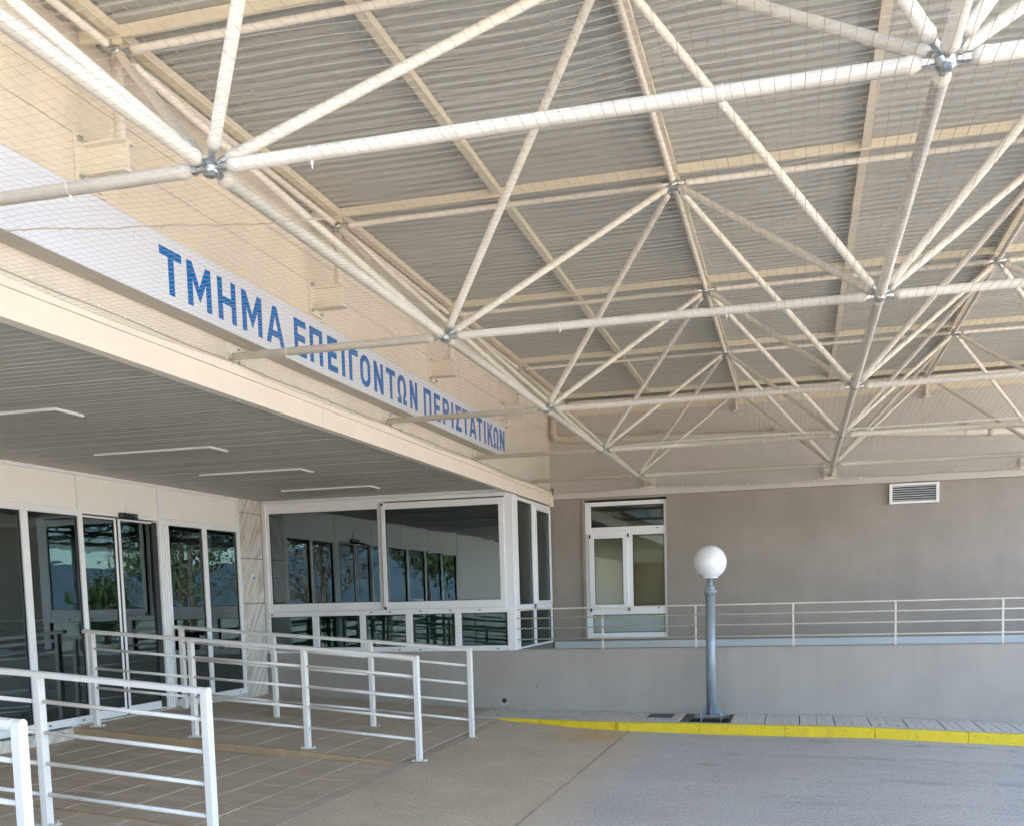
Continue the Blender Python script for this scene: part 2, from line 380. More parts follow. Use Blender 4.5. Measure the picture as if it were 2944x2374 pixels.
# ------------------------------------------------------------------ mesh helpers
class MB:
    def __init__(s):
        s.v = []; s.f = []; s.mi = []
    def add(s, vs, fs, mi=0):
        o = len(s.v)
        s.v += [tuple(v) for v in vs]
        s.f += [tuple(i + o for i in f) for f in fs]
        s.mi += [mi] * len(fs)
        return s
    def box(s, x0, y0, z0, x1, y1, z1, mi=0):
        if x0 > x1: x0, x1 = x1, x0
        if y0 > y1: y0, y1 = y1, y0
        if z0 > z1: z0, z1 = z1, z0
        return s.add([(x0, y0, z0), (x1, y0, z0), (x1, y1, z0), (x0, y1, z0), (x0, y0, z1), (x1, y0, z1), (x1, y1, z1), (x0, y1, z1)],
                     [(0, 3, 2, 1), (4, 5, 6, 7), (0, 1, 5, 4), (1, 2, 6, 5), (2, 3, 7, 6), (3, 0, 4, 7)], mi)
    def cbox(s, x0, y0, z0, x1, y1, z1, c=0.004, mi=0):
        """box with chamfered edges"""
        bm = bmesh.new()
        bmesh.ops.create_cube(bm, size=1)
        for v in bm.verts:
            v.co = Vector(((x0 + x1) / 2 + v.co.x * abs(x1 - x0), (y0 + y1) / 2 + v.co.y * abs(y1 - y0), (z0 + z1) / 2 + v.co.z * abs(z1 - z0)))
        bmesh.ops.bevel(bm, geom=bm.edges[:], offset=c, segments=1, profile=0.5, affect='EDGES')
        bm.verts.index_update()
        s.add([v.co[:] for v in bm.verts], [[v.index for v in f.verts] for f in bm.faces], mi)
        bm.free()
        return s
    def prism(s, poly, a, b, axis, mi=0):
        """extrude a 2D polygon (counter-clockwise) along axis 'x', 'y' or 'z' from a to b"""
        def P(p, t):
            return {'x': (t, p[0], p[1]), 'y': (p[0], t, p[1]), 'z': (p[0], p[1], t)}[axis]
        n = len(poly)
        vs = [P(p, a) for p in poly] + [P(p, b) for p in poly]
        fs = [tuple(range(n))[::-1], tuple(range(n, 2 * n))] + [(i, (i + 1) % n, n + (i + 1) % n, n + i) for i in range(n)]
        return s.add(vs, fs, mi)
    def tube(s, p0, p1, r, n=12, r1=None, caps=True, mi=0):
        return s.lathe_along(p0, p1, [(0, r), (1, r if r1 is None else r1)], n, caps, mi)
    def lathe_along(s, p0, p1, prof, n=12, caps=True, mi=0, absolute=False):
        p0 = Vector(p0); p1 = Vector(p1)
        d = p1 - p0; L = d.length; d.normalize()
        a = d.orthogonal().normalized(); b = d.cross(a)
        vs = []
        for t, r in prof:
            c = p0 + d * (t if absolute else t * L)
            for k in range(n):
                w = 2 * math.pi * k / n
                vs.append(c + (a * math.cos(w) + b * math.sin(w)) * r)
        fs = []
        for j in range(len(prof) - 1):
            for k in range(n):
                k2 = (k + 1) % n
                fs.append((j * n + k, j * n + k2, (j + 1) * n + k2, (j + 1) * n + k))
        if caps:
            fs.append(tuple(range(n))[::-1])
            e = (len(prof) - 1) * n
            fs.append(tuple(range(e, e + n)))
        return s.add(vs, fs, mi)
    def path(s, pts, r, n=8, mi=0):
        """round tube through points with mitred joints"""
        pts = [Vector(p) for p in pts]
        vs = []; m = len(pts)
        ref = None
        for i, p in enumerate(pts):
            d = ((pts[min(i + 1, m - 1)] - p).normalized() + (p - pts[max(i - 1, 0)]).normalized()).normalized()
            if ref is None:
                ref = d.orthogonal().normalized()
            a = (ref - d * ref.dot(d)).normalized(); b = d.cross(a); ref = a
            for k in range(n):
                w = 2 * math.pi * k / n
                vs.append(p + (a * math.cos(w) + b * math.sin(w)) * r)
        fs = [(j * n + k, j * n + (k + 1) % n, (j + 1) * n + (k + 1) % n, (j + 1) * n + k) for j in range(m - 1) for k in range(n)]
        fs += [tuple(range(n))[::-1], tuple(range((m - 1) * n, m * n))]
        return s.add(vs, fs, mi)
    def lathe(s, c, prof, n=24, mi=0):
        vs = []
        for z, r in prof:
            for k in range(n):
                w = 2 * math.pi * k / n
                vs.append((c[0] + r * math.cos(w), c[1] + r * math.sin(w), c[2] + z))
        fs = [(j * n + k, j * n + (k + 1) % n, (j + 1) * n + (k + 1) % n, (j + 1) * n + k) for j in range(len(prof) - 1) for k in range(n)]
        fs += [tuple(range(n))[::-1], tuple(range((len(prof) - 1) * n, len(prof) * n))]
        return s.add(vs, fs, mi)
    def mesh(s, name, mats, smooth=False, origin=(0, 0, 0)):
        me = bpy.data.meshes.new(name)
        ox, oy, oz = origin
        me.from_pydata([(x - ox, y - oy, z - oz) for x, y, z in s.v], [], s.f)
        mats = mats if isinstance(mats, (list, tuple)) else [mats]
        for q in mats:
            me.materials.append(q)
        if len(mats) > 1:
            me.polygons.foreach_set('material_index', s.mi)
        if smooth:
            me.polygons.foreach_set('use_smooth', [len(f) <= 4 for f in s.f])
        me.update()
        return me

def rootof(o):
    while o.parent: o = o.parent
    return o

def part(name, mb, m, parent=None, smooth=False):
    """one mesh object; vertices are given in world metres, parts share their root's origin"""
    org = tuple(rootof(parent).location) if parent else (0, 0, 0)
    o = bpy.data.objects.new(name, mb.mesh(name, m, smooth, org))
    COL.objects.link(o)
    if parent: o.parent = parent
    return o

def inst(name, me, loc, parent):
    o = bpy.data.objects.new(name, me)
    COL.objects.link(o)
    o.parent = parent
    org = rootof(parent).location
    pl = Vector((0, 0, 0)) if parent.parent is None else parent.location
    o.location = Vector(loc) - org - pl
    return o

def thing(name, label, cat, loc=(0, 0, 0), group=None):
    o = bpy.data.objects.new(name, None)
    COL.objects.link(o)
    o.location = loc
    o.empty_display_size = 0.2
    o['label'] = label; o['category'] = cat
    if group: o['group'] = group
    return o

def structure(name, mb, m, label=None, cat=None):
    o = part(name, mb, m)
    o['kind'] = 'structure'
    if label: o['label'] = label; o['category'] = cat
    return o

def lerp_tab(xs, ys):
    return lambda x: float(np.interp(x, xs, ys))

# ------------------------------------------------------------------ ground levels (metres, measured)
z_pave = lerp_tab([-4.02, -0.64, 1.1, 2.8, 4.66, 6.78, 14], [1.10, 0.882, 0.833, 0.812, 0.78, 0.695, 0.50])
z_fore = lerp_tab([-4.2, -2.5, -1.14, 0.1, 1.85, 2.74, 4.87, 6.5, 14], [1.035, 0.940, 0.855, 0.79, 0.715, 0.68, 0.645, 0.572, 0.35])
z_ramp = lerp_tab([-3.95, -2.5, -1.14, 0.13, 0.3], [1.150, 1.028, 0.918, 0.800, 0.79])

def z_ground(x, y):
    a = z_fore(x)
    if y > 7.6 and x < 1.9:
        t = min(1, (y - 7.6) / 1.5)
        zp = z_pave(x)
        if x > -0.33:
            zp -= min(0.135, (x + 0.33) * 0.058)
        return a + (max(zp, a) - a) * t
    return a

XD, YB, D = -3.955, 10.083, 12.518

# ================================================================== SETTING
# far ground
g = MB()
n = 60
g.add([(-900, -900, -0.2), (900, -900, -0.2), (900, 900, -0.2), (-900, 900, -0.2)], [(0, 1, 2, 3)])
structure('ground', g, M['yard'])

# street: strip of the driveway, x from the ramp seam to the right, and in front of everything
def sheet(fn, xs, ys, dz=0.0):
    b = MB()
    vs = [(x, y, fn(x, y) + dz) for y in ys for x in xs]
    nx = len(xs)
    fs = [(j * nx + i, j * nx + i + 1, (j + 1) * nx + i + 1, (j + 1) * nx + i) for j in range(len(ys) - 1) for i in range(nx - 1)]
    return b.add(vs, fs)
def frange(a, b, n): return [a + (b - a) * i / (n - 1) for i in range(n)]
structure('street', sheet(lambda x, y: z_fore(x), [1.85, 2.1, 2.4, 2.74, 3.3, 4, 4.87, 5.6, 6.5, 8, 10, 12, 14], frange(-4.5, 9.3, 24)), M['street'])
structure('yard', sheet(lambda x, y: 0.30 if x > 13 else z_fore(max(x, 0.1)) - 0.02, [-40, -12, -4, 0.1, 1.85, 4.87, 6.5, 14, 40], [-45, -30, -18, -10, -4.51]), M['yard'])
structure('side_yard', sheet(lambda x, y: 0.345, [14.01, 25, 40], [-4.5, 5, 12, 25]), M['yard'])

# brown concrete ramp apron between tiled forecourt and street
ap = structure('apron', sheet(lambda x, y: z_ground(x, y), frange(0.125, 1.838, 12), frange(-4.5, 9.2, 40)), M['apron'])
st = sheet(lambda x, y: z_ground(x, y) + 0.003, frange(-0.03, 0.112, 3), frange(-4.5, 9.1, 40))
part('edge_strip', st, M['ramp_tile'], ap)
sm = sheet(lambda x, y: z_ground(x, y) - 0.002, [-0.06, 0.05, 0.16], frange(-4.5, 9.1, 40))
part('joint_bed', sm, M['mortar'], ap)
seam = MB()
ys = frange(-4.5, 8.9, 46)
for a, b_ in zip(ys[:-1], ys[1:]):
    x0 = 1.828 + RND.uniform(-.006, .006); w = RND.uniform(.026, .036)
    z0 = z_fore(1.85) + .002
    seam.add([(x0, a, z0), (x0 + w, a, z0 + .006), (x0 + w, b_, z0 + .006), (x0, b_, z0)], [(0, 1, 2, 3)])
part('seam_lip', seam, M['mortar'], ap)
seam2 = sheet(lambda x, y: z_fore(x) - 0.005, [1.80, 1.90], frange(-4.5, 9.2, 30))
part('seam_bed', seam2, M['apron'], ap)

# ------------------------------------------------------------------ tiled forecourt (each tile its own object)
fore = structure('forecourt', sheet(lambda x, y: z_ground(x, y) - 0.006, frange(-3.97, -0.03, 12), frange(-2.4, 10.07, 40)), M['mortar'])
TP = 0.42
def tile_slab(x0, x1, y0, y1, zf, th, jig=0.0015, gx=0.009, gy=0.004):
    b = MB()
    x0 += gx; x1 -= gx; y0 += gy; y1 -= gy
    j = [RND.uniform(-jig, jig) for _ in range(4)]
    c = 0.003
    P = [(x0, y0), (x1, y0), (x1, y1), (x0, y1)]
    Q = [(x0 + c, y0 + c), (x1 - c, y0 + c), (x1 - c, y1 - c), (x0 + c, y1 - c)]
    vs = [(x, y, zf(x, y) - th) for x, y in P] + [(x, y, zf(x, y) - c + j[i]) for i, (x, y) in enumerate(P)] + [(x, y, zf(x, y) + j[i]) for i, (x, y) in enumerate(Q)]
    fs = [(0, 1, 5, 4), (1, 2, 6, 5), (2, 3, 7, 6), (3, 0, 4, 7), (4, 5, 9, 8), (5, 6, 10, 9), (6, 7, 11, 10), (7, 4, 8, 11), (8, 9, 10, 11)]
    return b.add(vs, fs)
XE = -0.035
cols = [(XE - TP * (k + 1), XE - TP * k) for k in range(10)]
RA0, RA1 = 5.72, 10.06      # raised ramp A
RB0, RB1 = -0.1, 2.62       # raised ramp B
def zrampA(x, y):
    z = z_ramp(x)
    if y > 7.9:
        t = min(1, (y - 7.9) / 1.6)
        z = z + (z_pave(x) - z) * t
    return z
def tile_field(root, name, y0, y1, zf, m, th, jig):
    y = y0
    while y < y1 - 0.05:
        ye = min(y + TP, y1)
        for a, b_ in cols:
            part(name, tile_slab(max(a, -3.93), b_, y, ye, zf, th, jig), m, root)
        y += TP
tile_field(fore, 'tile', 2.64, 5.70, z_ground, M['tile'], 0.02, 0.0015)
tile_field(fore, 'tile', -2.2, -0.12, z_ground, M['tile'], 0.02, 0.0015)
rampA = structure('ramp', sheet(lambda x, y: zrampA(x, y) - 0.004, frange(-3.95, -0.03, 14), frange(RA0 + .02, RA1, 16)), M['mortar'])
tile_field(rampA, 'ramp_tile', RA0 + .03, RA1, zrampA, M['ramp_tile'], 0.012, 0.0008)
rampB = structure('ramp', sheet(lambda x, y: z_ramp(x) - 0.004, frange(-3.95, -0.03, 14), frange(RB0, RB1 - .02, 8)), M['mortar'])
tile_field(rampB, 'ramp_tile', RB0 + .03, RB1 - .03, lambda x, y: z_ramp(x), M['ramp_tile'], 0.012, 0.0008)
def ramp_side(root, ya, yb):
    b = MB()
    xs = frange(-3.93, -0.06, 24)
    for i in range(len(xs) - 1):
        a, c = xs[i], xs[i + 1]
        t = lambda x: max(z_ramp(x), z_ground(x, ya) + .002)
        w = RND.uniform(-.004, .004)
        b.add([(a, ya + w, z_ground(a, ya) - .02), (c, ya + w, z_ground(c, ya) - .02), (c, ya + w, t(c) + .001), (a, ya + w, t(a) + .001),
               (a, yb, z_ground(a, yb) - .02), (c, yb, z_ground(c, yb) - .02), (c, yb, t(c) + .001), (a, yb, t(a) + .001)],
              [(0, 1, 2, 3), (3, 2, 6, 7), (5, 4, 7, 6)])
    part('ramp_edge', b, M['ramp_edge'], root)
ramp_side(rampA, RA0 - 0.02, RA0 + 0.03)
ramp_side(rampB, RB1 - 0.03, RB1 + 0.02)

# ------------------------------------------------------------------ pavement strip with slabs, kerb
pav = structure('pavement', sheet(lambda x, y: z_pave(x) - 0.012, frange(-0.4, 2.58, 8), [9.04, 10.075]), M['joint'])
part('pavement_bed', sheet(lambda x, y: z_pave(x) - 0.012, frange(3.07, 13, 14), [9.04, 10.075]), M['joint'], pav)
part('pit_soil', sheet(lambda x, y: z_pave(x) - 0.075, [2.55, 3.1], [9.05, 10.08]), M['soil'], pav)
xx = -0.36
k = 0
while xx < 12.5:
    w = 0.2165
    thick = 0.014 if k % 2 == 0 else 0.004
    a, b_ = xx + thick, xx + w
    if not (b_ > 2.60 and a < 3.05):
        b = tile_slab(a, b_, 9.055, 10.055 + RND.uniform(-.012, .008), lambda x, y: z_pave(x), 0.02, 0.002, 0.0, 0.0)
        o = part('paving_slab', b, M['paver'], pav)
        for yy, ln in ((9.18, .16), (9.75, .13)):
            s_ = MB().box((a + b_) / 2 - .003, yy, z_pave((a + b_) / 2) - .01, (a + b_) / 2 + .003, yy + ln, z_pave((a + b_) / 2) + .0025)
            part('groove', s_, M['joint'], o)
    xx += w; k += 1
kerb = structure('kerb', MB().box(-0.2, 9.03, 0.2, 13, 9.048, 0.45), M['kerb_top'])
kx = [-0.36, 0.62, 1.66, 2.74, 3.80, 4.87, 5.93, 7.0, 8.06, 9.12, 10.2, 11.3, 12.4]
for a, b_ in zip(kx[:-1], kx[1:]):
    b = MB()
    m_ = 22
    sect = []
    for i in range(m_ + 1):
        x = a + .003 + (b_ - a - .006) * i / m_
        zt = z_pave(x) + .003
        yf = 8.925 + .004 * math.sin(x * 3.1) + RND.uniform(-.002, .002)
        if x < 1.7: yf = 8.935 + (1.7 - x) * 0.06 + RND.uniform(-.003, .003)
        zb = z_fore(x) - .12
        sect.append([(x, yf - .020 + RND.uniform(-.003, .003), zb), (x, yf - .003, zt - .030 + RND.uniform(-.004, .004)), (x, yf + .010 + RND.uniform(-.002, .002), zt - .009), (x, yf + .032, zt), (x, 9.046, zt), (x, 9.046, zb)])
    vs = [p for s_ in sect for p in s_]
    fs = []; mi = []
    for i in range(m_):
        for q in range(5):
            fs.append((i * 6 + q, (i + 1) * 6 + q, (i + 1) * 6 + q + 1, i * 6 + q + 1)); mi.append(0 if q < 3 else 1)
    fs += [tuple(range(6)), tuple(range(m_ * 6, m_ * 6 + 6))[::-1]]; mi += [0, 0]
    b.v = vs; b.f = fs; b.mi = mi
    part('kerb_stone', b, [M['yellow'], M['kerb_top']], kerb)

# ================================================================== BUILDING
B = thing('hospital_building', 'cream and taupe hospital wing with glazed sliding entrance, corner bay window and grey soffit', 'building', (-4, 10, 1.1))
def P(name, mb, m, parent=B, smooth=False): return part(name, mb, m, parent, smooth)

# upper sign wall at x = 0: boards with open joints
P('wall_core', MB().box(-0.30, -20, 4.05, -0.022, 13.2, 5.86), M['cream_wall'])
for z0, z1 in ((4.205, 5.152), (5.157, 5.378), (5.383, 5.86)):
    P('wall_board', MB().box(-0.02, -20, z0, 0.0, D - .004, z1), M['cream_wall'])
# fascia beam below, with drip ledge, groove and lower recess
fa = P('fascia_beam', MB().box(-0.05, -20, 3.965, 0.030, 4.213, 4.118).box(-0.05, 4.219, 3.965, 0.030, 12.40, 4.118)
       .box(-0.05, -20, 4.124, 0.045, 4.213, 4.200).box(-0.05, 4.219, 4.124, 0.045, 12.41, 4.200)
       .box(-0.05, -20, 4.10, 0.024, 12.40, 4.14), M['cream_trim'])
part('fascia_cap', MB().box(-0.06, 12.40, 3.95, 0.055, 12.47, 4.13), M['cream_trim'], fa)
P('soffit_trim', MB().box(-0.150, -20, 4.000, -0.125, 10.08, 4.035), M['white'])
P('recess_board', MB().box(-0.30, -20, 4.04, -0.05, 12.4, 4.05), M['sign_edge'])
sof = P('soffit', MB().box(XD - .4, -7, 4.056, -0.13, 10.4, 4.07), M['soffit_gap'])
P('wing_soffit', MB().box(XD - .3, -20, 4.02, -0.151, -7.0, 4.05), M['soffit'])
P('wing_wall', MB().box(XD - .3, -20, 0.8, XD, 0.99, 4.02), M['header'])
y = -6.95
while y < 10.05:
    b = MB()
    dz = RND.uniform(-.0015, .0015)
    sag = 0.004 if RND.random() < .1 else 0
    y1 = y + 0.088
    poly = [(y, 4.034), (y + .006, 4.021 + dz - sag), (y1 - .006, 4.020 + dz), (y1, 4.034)]
    b.add([(XD - .3, p[0], p[1]) for p in poly] + [(-0.148, p[0], p[1]) for p in poly], [(0, 1, 5, 4), (1, 2, 6, 5), (2, 3, 7, 6)])
    part('soffit_strip', b, M['soffit'], sof)
    y += 0.0950

# far upper wall with band, gutter recess above
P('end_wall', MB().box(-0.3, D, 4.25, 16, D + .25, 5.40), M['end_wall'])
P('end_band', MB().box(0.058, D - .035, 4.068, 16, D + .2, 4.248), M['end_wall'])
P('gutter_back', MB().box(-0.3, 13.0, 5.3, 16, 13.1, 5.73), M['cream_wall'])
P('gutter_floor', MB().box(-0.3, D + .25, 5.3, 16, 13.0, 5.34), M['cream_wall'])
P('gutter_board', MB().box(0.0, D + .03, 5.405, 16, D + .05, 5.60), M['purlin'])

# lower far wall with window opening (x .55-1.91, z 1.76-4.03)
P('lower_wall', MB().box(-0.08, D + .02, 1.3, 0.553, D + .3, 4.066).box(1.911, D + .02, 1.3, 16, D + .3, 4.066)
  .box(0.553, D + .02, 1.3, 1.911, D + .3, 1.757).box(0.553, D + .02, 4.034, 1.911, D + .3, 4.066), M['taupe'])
P('skirting', MB().cbox(0.005, D - .004, 1.59, 16, D + .02, 1.715, .004), M['skirt'])
P('walkway_slab', MB().box(-0.03, 10.33, 1.40, 16, D + .02, 1.60), M['kerb_top'])
P('jamb', MB().box(0.520, D - .006, 1.72, 0.560, D + .021, 4.062), M['taupe'])

def frame_rect(a0, a1, b0, b1, wl, wr, wb, wt, depth, plane, axis):
    """rectangular frame; axis 'y': lies in plane y=plane (a = x), axis 'x': plane x=plane (a = y)"""
    b = MB()
    d0, d1 = plane, plane + depth
    def bx(p0, q0, p1, q1):
        if axis == 'y': b.cbox(p0, d0, q0, p1, d1, q1, .003)
        else: b.cbox(d0, p0, q0, d1, p1, q1, .003)
    bx(a0, b0, a0 + wl, b1); bx(a1 - wr, b0, a1, b1)
    bx(a0 + wl + .0005, b0, a1 - wr - .0005, b0 + wb); bx(a0 + wl + .0005, b1 - wt, a1 - wr - .0005, b1)
    return b
def pane(a0, a1, b0, b1, plane, axis, m, parent, gasket=True):
    b = MB()
    if axis == 'y': b.box(a0 - .01, plane, b0 - .01, a1 + .01, plane + .006, b1 + .01)
    else: b.box(plane - .006, a0 - .01, b0 - .01, plane, a1 + .01, b1 + .01)
    part('glass_pane', b, m, parent)
    if gasket:
        g_ = .008
        q = MB()
        for (p0, q0, p1, q1) in ((a0, b0, a0 + g_, b1), (a1 - g_, b0, a1, b1), (a0 + g_, b0, a1 - g_, b0 + g_), (a0 + g_, b1 - g_, a1 - g_, b1)):
            if axis == 'y': q.box(p0 - .002, plane - .008, q0 - .002, p1 + .002, plane - .001, q1 + .002)
            else: q.box(plane + .001, p0 - .002, q0 - .002, plane + .008, p1 + .002, q1 + .002)
        part('gasket', q, M['rubber'], parent)
def drain_caps(pts, plane, axis, parent):
    for a, z in pts:
        b = MB()
        if axis == 'y': b.cbox(a - .018, plane - .006, z - .007, a + .018, plane + .002, z + .007, .002)
        else: b.cbox(plane - .002, a - .018, z - .007, plane + .006, a + .018, z + .007, .002)
        part('drain_cap', b, M['rubber'], parent)

# ---- far window
yw = D + .06
wfar = P('window', frame_rect(0.556, 1.909, 1.772, 4.000, .099, .048, .078, .068, .06, yw, 'y')
         .cbox(0.656, yw, 3.448, 1.860, yw + .06, 3.587, .003).cbox(0.656, yw, 2.150, 1.860, yw + .06, 2.285, .003)
         .cbox(1.238, yw + .002, 2.286, 1.340, yw + .06, 3.447, .003), M['white'])
part('sash', frame_rect(0.615, 1.262, 2.245, 3.470, .090, .080, .075, .07, .03, yw - .032, 'y'), M['white'], wfar)
pane(0.658, 1.858, 3.588, 3.931, yw + .03, 'y', M['glass_far'], wfar)
pane(0.706, 1.181, 2.322, 3.400, yw - .012, 'y', M['glass_far'], wfar)
pane(1.341, 1.858, 2.287, 3.447, yw + .03, 'y', M['glass_far'], wfar)
pane(0.658, 1.858, 1.852, 2.148, yw + .03, 'y', M['frost'], wfar)
for x, z in ((0.635, 3.44), (1.272, 3.44), (1.272, 2.24), (0.635, 2.235)):
    part('hinge', MB().cbox(x - .012, yw - .045, z - .03, x + .012, yw - .001, z + .03, .003), M['rubber'], wfar)
drain_caps([(1.76, 3.55), (1.76, 2.25)], yw - .003, 'y', wfar)
part('sill', MB().cbox(0.545, D - .02, 1.748, 1.93, yw + .05, 1.772, .004), M['cream_trim'], wfar)
P('blind', MB().box(0.60, D + .18, 2.2, 1.90, D + .19, 3.42), M['blind'])
P('room_back', MB().box(0.2, D + 2.2, 1.3, 2.6, D + 2.3, 4.2).box(0.2, D + .31, 1.3, .25, D + 2.2, 4.2).box(2.55, D + .31, 1.3, 2.6, D + 2.2, 4.2)
  .box(0.2, D + .31, 4.2, 2.6, D + 2.3, 4.25), M['interior'])

# ---- corner bay window: front at y = YB, side at x = -0.03
bay = P('bay_window', frame_rect(-3.965, -0.040, 1.712, 3.985, .080, .060, .078, .06, .10, YB - .005, 'y')
        .cbox(-3.884, YB - .03, 2.268, -0.02, YB + .095, 2.342, .004), M['white'])
part('left_sash', frame_rect(-3.925, -1.955, 2.345, 3.925, .088, .105, .118, .095, .045, YB + .01, 'y'), M['white'], bay)
part('right_sash', frame_rect(-1.985, -0.100, 2.345, 3.905, .065, .078, .108, .095, .045, YB - .038, 'y'), M['white'], bay)
part('interlock', MB().box(-1.992, YB - .036, 2.36, -1.986, YB + .009, 3.90).box(-1.975, YB - .046, 2.345, -1.945, YB - .038, 2.385).box(-1.975, YB - .046, 3.865, -1.945, YB - .038, 3.905), M['rubber'], bay)
pane(-3.838, -2.059, 2.462, 3.831, YB + .03, 'y', M['glass_bay'], bay)
pane(-1.921, -0.177, 2.452, 3.811, YB - .015, 'y', M['glass_bay'], bay)
low = [(-3.878, -3.180), (-3.078, -2.402), (-2.313, -1.665), (-1.565, -0.897), (-0.803, -0.102)]
for (a0, a1), (b0, b1) in zip(low[:-1], low[1:]):
    part('mullion', MB().cbox(a1, YB - .008, 1.790, b0, YB + .09, 2.267, .003), M['white'], bay)
for a0, a1 in low:
    pane(a0 - .004, a1 + .004, 1.788, 2.269, YB + .035, 'y', M['glass_low'], bay)
drain_caps([(-3.83, 2.305), (-2.2, 2.31), (-1.9, 2.31), (-1.42, 2.31), (-0.95, 2.31), (-0.5, 2.31)], YB - .03, 'y', bay)
drain_caps([(-2.55, 1.745), (-1.78, 1.745), (-1.45, 1.745), (-0.72, 1.745), (-0.25, 1.745)], YB - .005, 'y', bay)
part('corner_post', MB().cbox(-0.098, YB - .012, 1.712, 0.030, YB + .25, 3.95, .006).cbox(-0.11, YB + .2505, 1.712, 0.004, YB + .335, 3.95, .004), M['white'], bay)
sd = frame_rect(10.37, 12.44, 1.715, 3.945, .045, .05, .03, .05, -.09, 0.0, 'x')
sd.cbox(-0.09, 11.27, 1.75, -0.002, 11.40, 3.893, .003).cbox(-0.09, 10.42, 2.275, -0.002, 12.385, 2.370, .003)
part('side_frame', sd, M['white'], bay)
part('side_sash', frame_rect(11.40, 12.375, 2.372, 3.885, .06, .09, .045, .06, -.03, 0.022, 'x'), M['white'], bay)
pane(10.422, 11.268, 2.372, 3.892, -0.03, 'x', M['glass_far'], bay)
pane(11.46, 12.285, 2.418, 3.824, -0.004, 'x', M['glass_far'], bay)
pane(10.422, 11.268, 1.748, 2.272, -0.03, 'x', M['glass_low'], bay)
pane(11.402, 12.383, 1.748, 2.272, -0.03, 'x', M['glass_low'], bay)
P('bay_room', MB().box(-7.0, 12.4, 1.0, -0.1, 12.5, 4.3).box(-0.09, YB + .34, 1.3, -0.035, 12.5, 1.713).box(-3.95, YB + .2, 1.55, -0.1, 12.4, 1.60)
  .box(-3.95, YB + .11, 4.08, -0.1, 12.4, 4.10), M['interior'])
P('side_blind', MB().box(-0.20, 10.5, 2.3, -0.19, 12.35, 3.92), M['blind'])
P('spandrel_back', MB().box(-3.94, YB + .06, 1.75, -0.10, YB + .07, 2.28).box(-0.10, 10.40, 1.74, -0.095, 12.40, 2.28), M['spandrel'])
P('bay_head', MB().box(-3.965, YB, 3.99, -0.02, YB + .1, 4.05), M['white'])

# ---- low wall under the bay and along the raised walkway
lw = thing('low_wall', 'plain grey rendered low wall with a small dark pipe hole under the thin railing', 'wall', (4, 10.2, 0.8))
part('wall_body', MB().box(-4.0, YB, 0.4, 13, YB + .25, 1.706), M['low_grey'], lw)
part('coping', MB().cbox(-0.02, YB - .006, 1.700, 13, YB + .26, 1.722, .005), M['low_grey'], lw)
hole = MB()
hole.lathe_along((-0.1785, YB - .006, 0.985), (-0.1785, YB + .004, 0.985), [(0, .036), (1, .036)], 14)
ho = part('pipe_hole', hole, M['rubber'], lw)
chip = MB().lathe_along((-0.19, YB - .0035, 0.955), (-0.19, YB + .003, 0.955), [(0, .05), (1, .05)], 9)
part('chipped_render', chip, M['kerb_top'], lw)
part('scratch', MB().box(0.315, YB - .004, 1.165, 0.325, YB + .002, 1.20), M['rubber'], lw)

# ---- entrance screen in the recess, x = XD
scr = P('entrance_screen', MB().cbox(XD - .08, 1.0, 3.985, XD + .006, 9.455, 4.03, .003)
        .cbox(XD - .08, 1.0, 3.525, XD, 6.125, 3.600, .003).cbox(XD - .08, 6.126, 3.560, XD, 7.520, 3.600, .003)
        .cbox(XD - .08, 7.521, 3.525, XD, 9.455, 3.600, .003), M['white'])
for a, b_ in ((1.0, 2.9), (2.91, 4.52), (4.53, 6.05), (6.075, 7.535), (7.665, 9.40)):
    part('header_panel', MB().cbox(XD - .05, a + .004, 3.6015, XD - .008, b_ - .004, 3.983, .004), M['header'], scr)
for a, b_ in ((6.0505, 6.0735), (7.5355, 7.664), (9.4005, 9.455), (4.521, 4.529), (2.901, 2.909)):
    part('header_joint', MB().box(XD - .06, a, 3.6015, XD - .002 if b_ - a > .02 else XD - .03, b_, 3.983), M['white'], scr)
ZF = 1.165
for a, b_ in ((1.0, 1.1), (2.05, 2.15), (3.1, 3.2), (4.13, 4.23), (5.180, 5.280), (6.052, 6.125), (8.508, 8.606), (9.372, 9.455)):
    part('mullion', MB().cbox(XD - .075, a, ZF, XD - .0015, b_, 3.5245, .003), M['white'], scr)
for a, b_ in ((1.1, 2.05), (2.15, 3.1), (3.2, 4.13), (4.23, 5.18), (5.28, 6.052), (7.745, 8.508), (8.606, 9.372)):
    part('bottom_rail', MB().cbox(XD - .07, a + .001, ZF, XD - .003, b_ - .001, ZF + .085, .003), M['white'], scr)
    pane(a, b_, ZF + .085, 3.524, XD - .03, 'x', M['glass'], scr)
    drain_caps([(a + .12, ZF + .04), (b_ - .12, ZF + .04)], XD - .003, 'x', scr)
# fluted post on the right of the sliding doors
po = MB().box(XD - .08, 7.522, ZF, XD - .008, 7.744, 3.5245)
for q in range(4):
    a = 7.530 + q * .053
    po.cbox(XD - .0085, a, ZF, XD + .006, a + .040, 3.5245, .004)
part('fluted_post', po, M['white'], scr)
def leaf(a0, a1, wl, wr, x):
    f = frame_rect(a0, a1, ZF + .005, 3.545, wl, wr, .10, .022, -.035, x, 'x')
    d = P('sliding_door', f, M['white'])
    pane(a0 + wl, a1 - wr, ZF + .105, 3.523, x - .012, 'x', M['glass'], d)
    part('door_seal', MB().box(x - .036, a1 + .0005, ZF, x + .004, a1 + .022, 3.545) if wr < .1 and a1 < 7 else MB().box(x - .036, a1 + .0005, ZF, x - .002, a1 + .006, 3.545), M['rubber'], d)
leaf(6.135, 6.742, .018, .040, XD - .03)
leaf(6.772, 7.516, .046, .09, XD - .03)
part('door_stile', MB().box(XD - .0295, 7.42, ZF + .02, XD - .024, 7.515, 3.54), M['dark_metal'], scr)
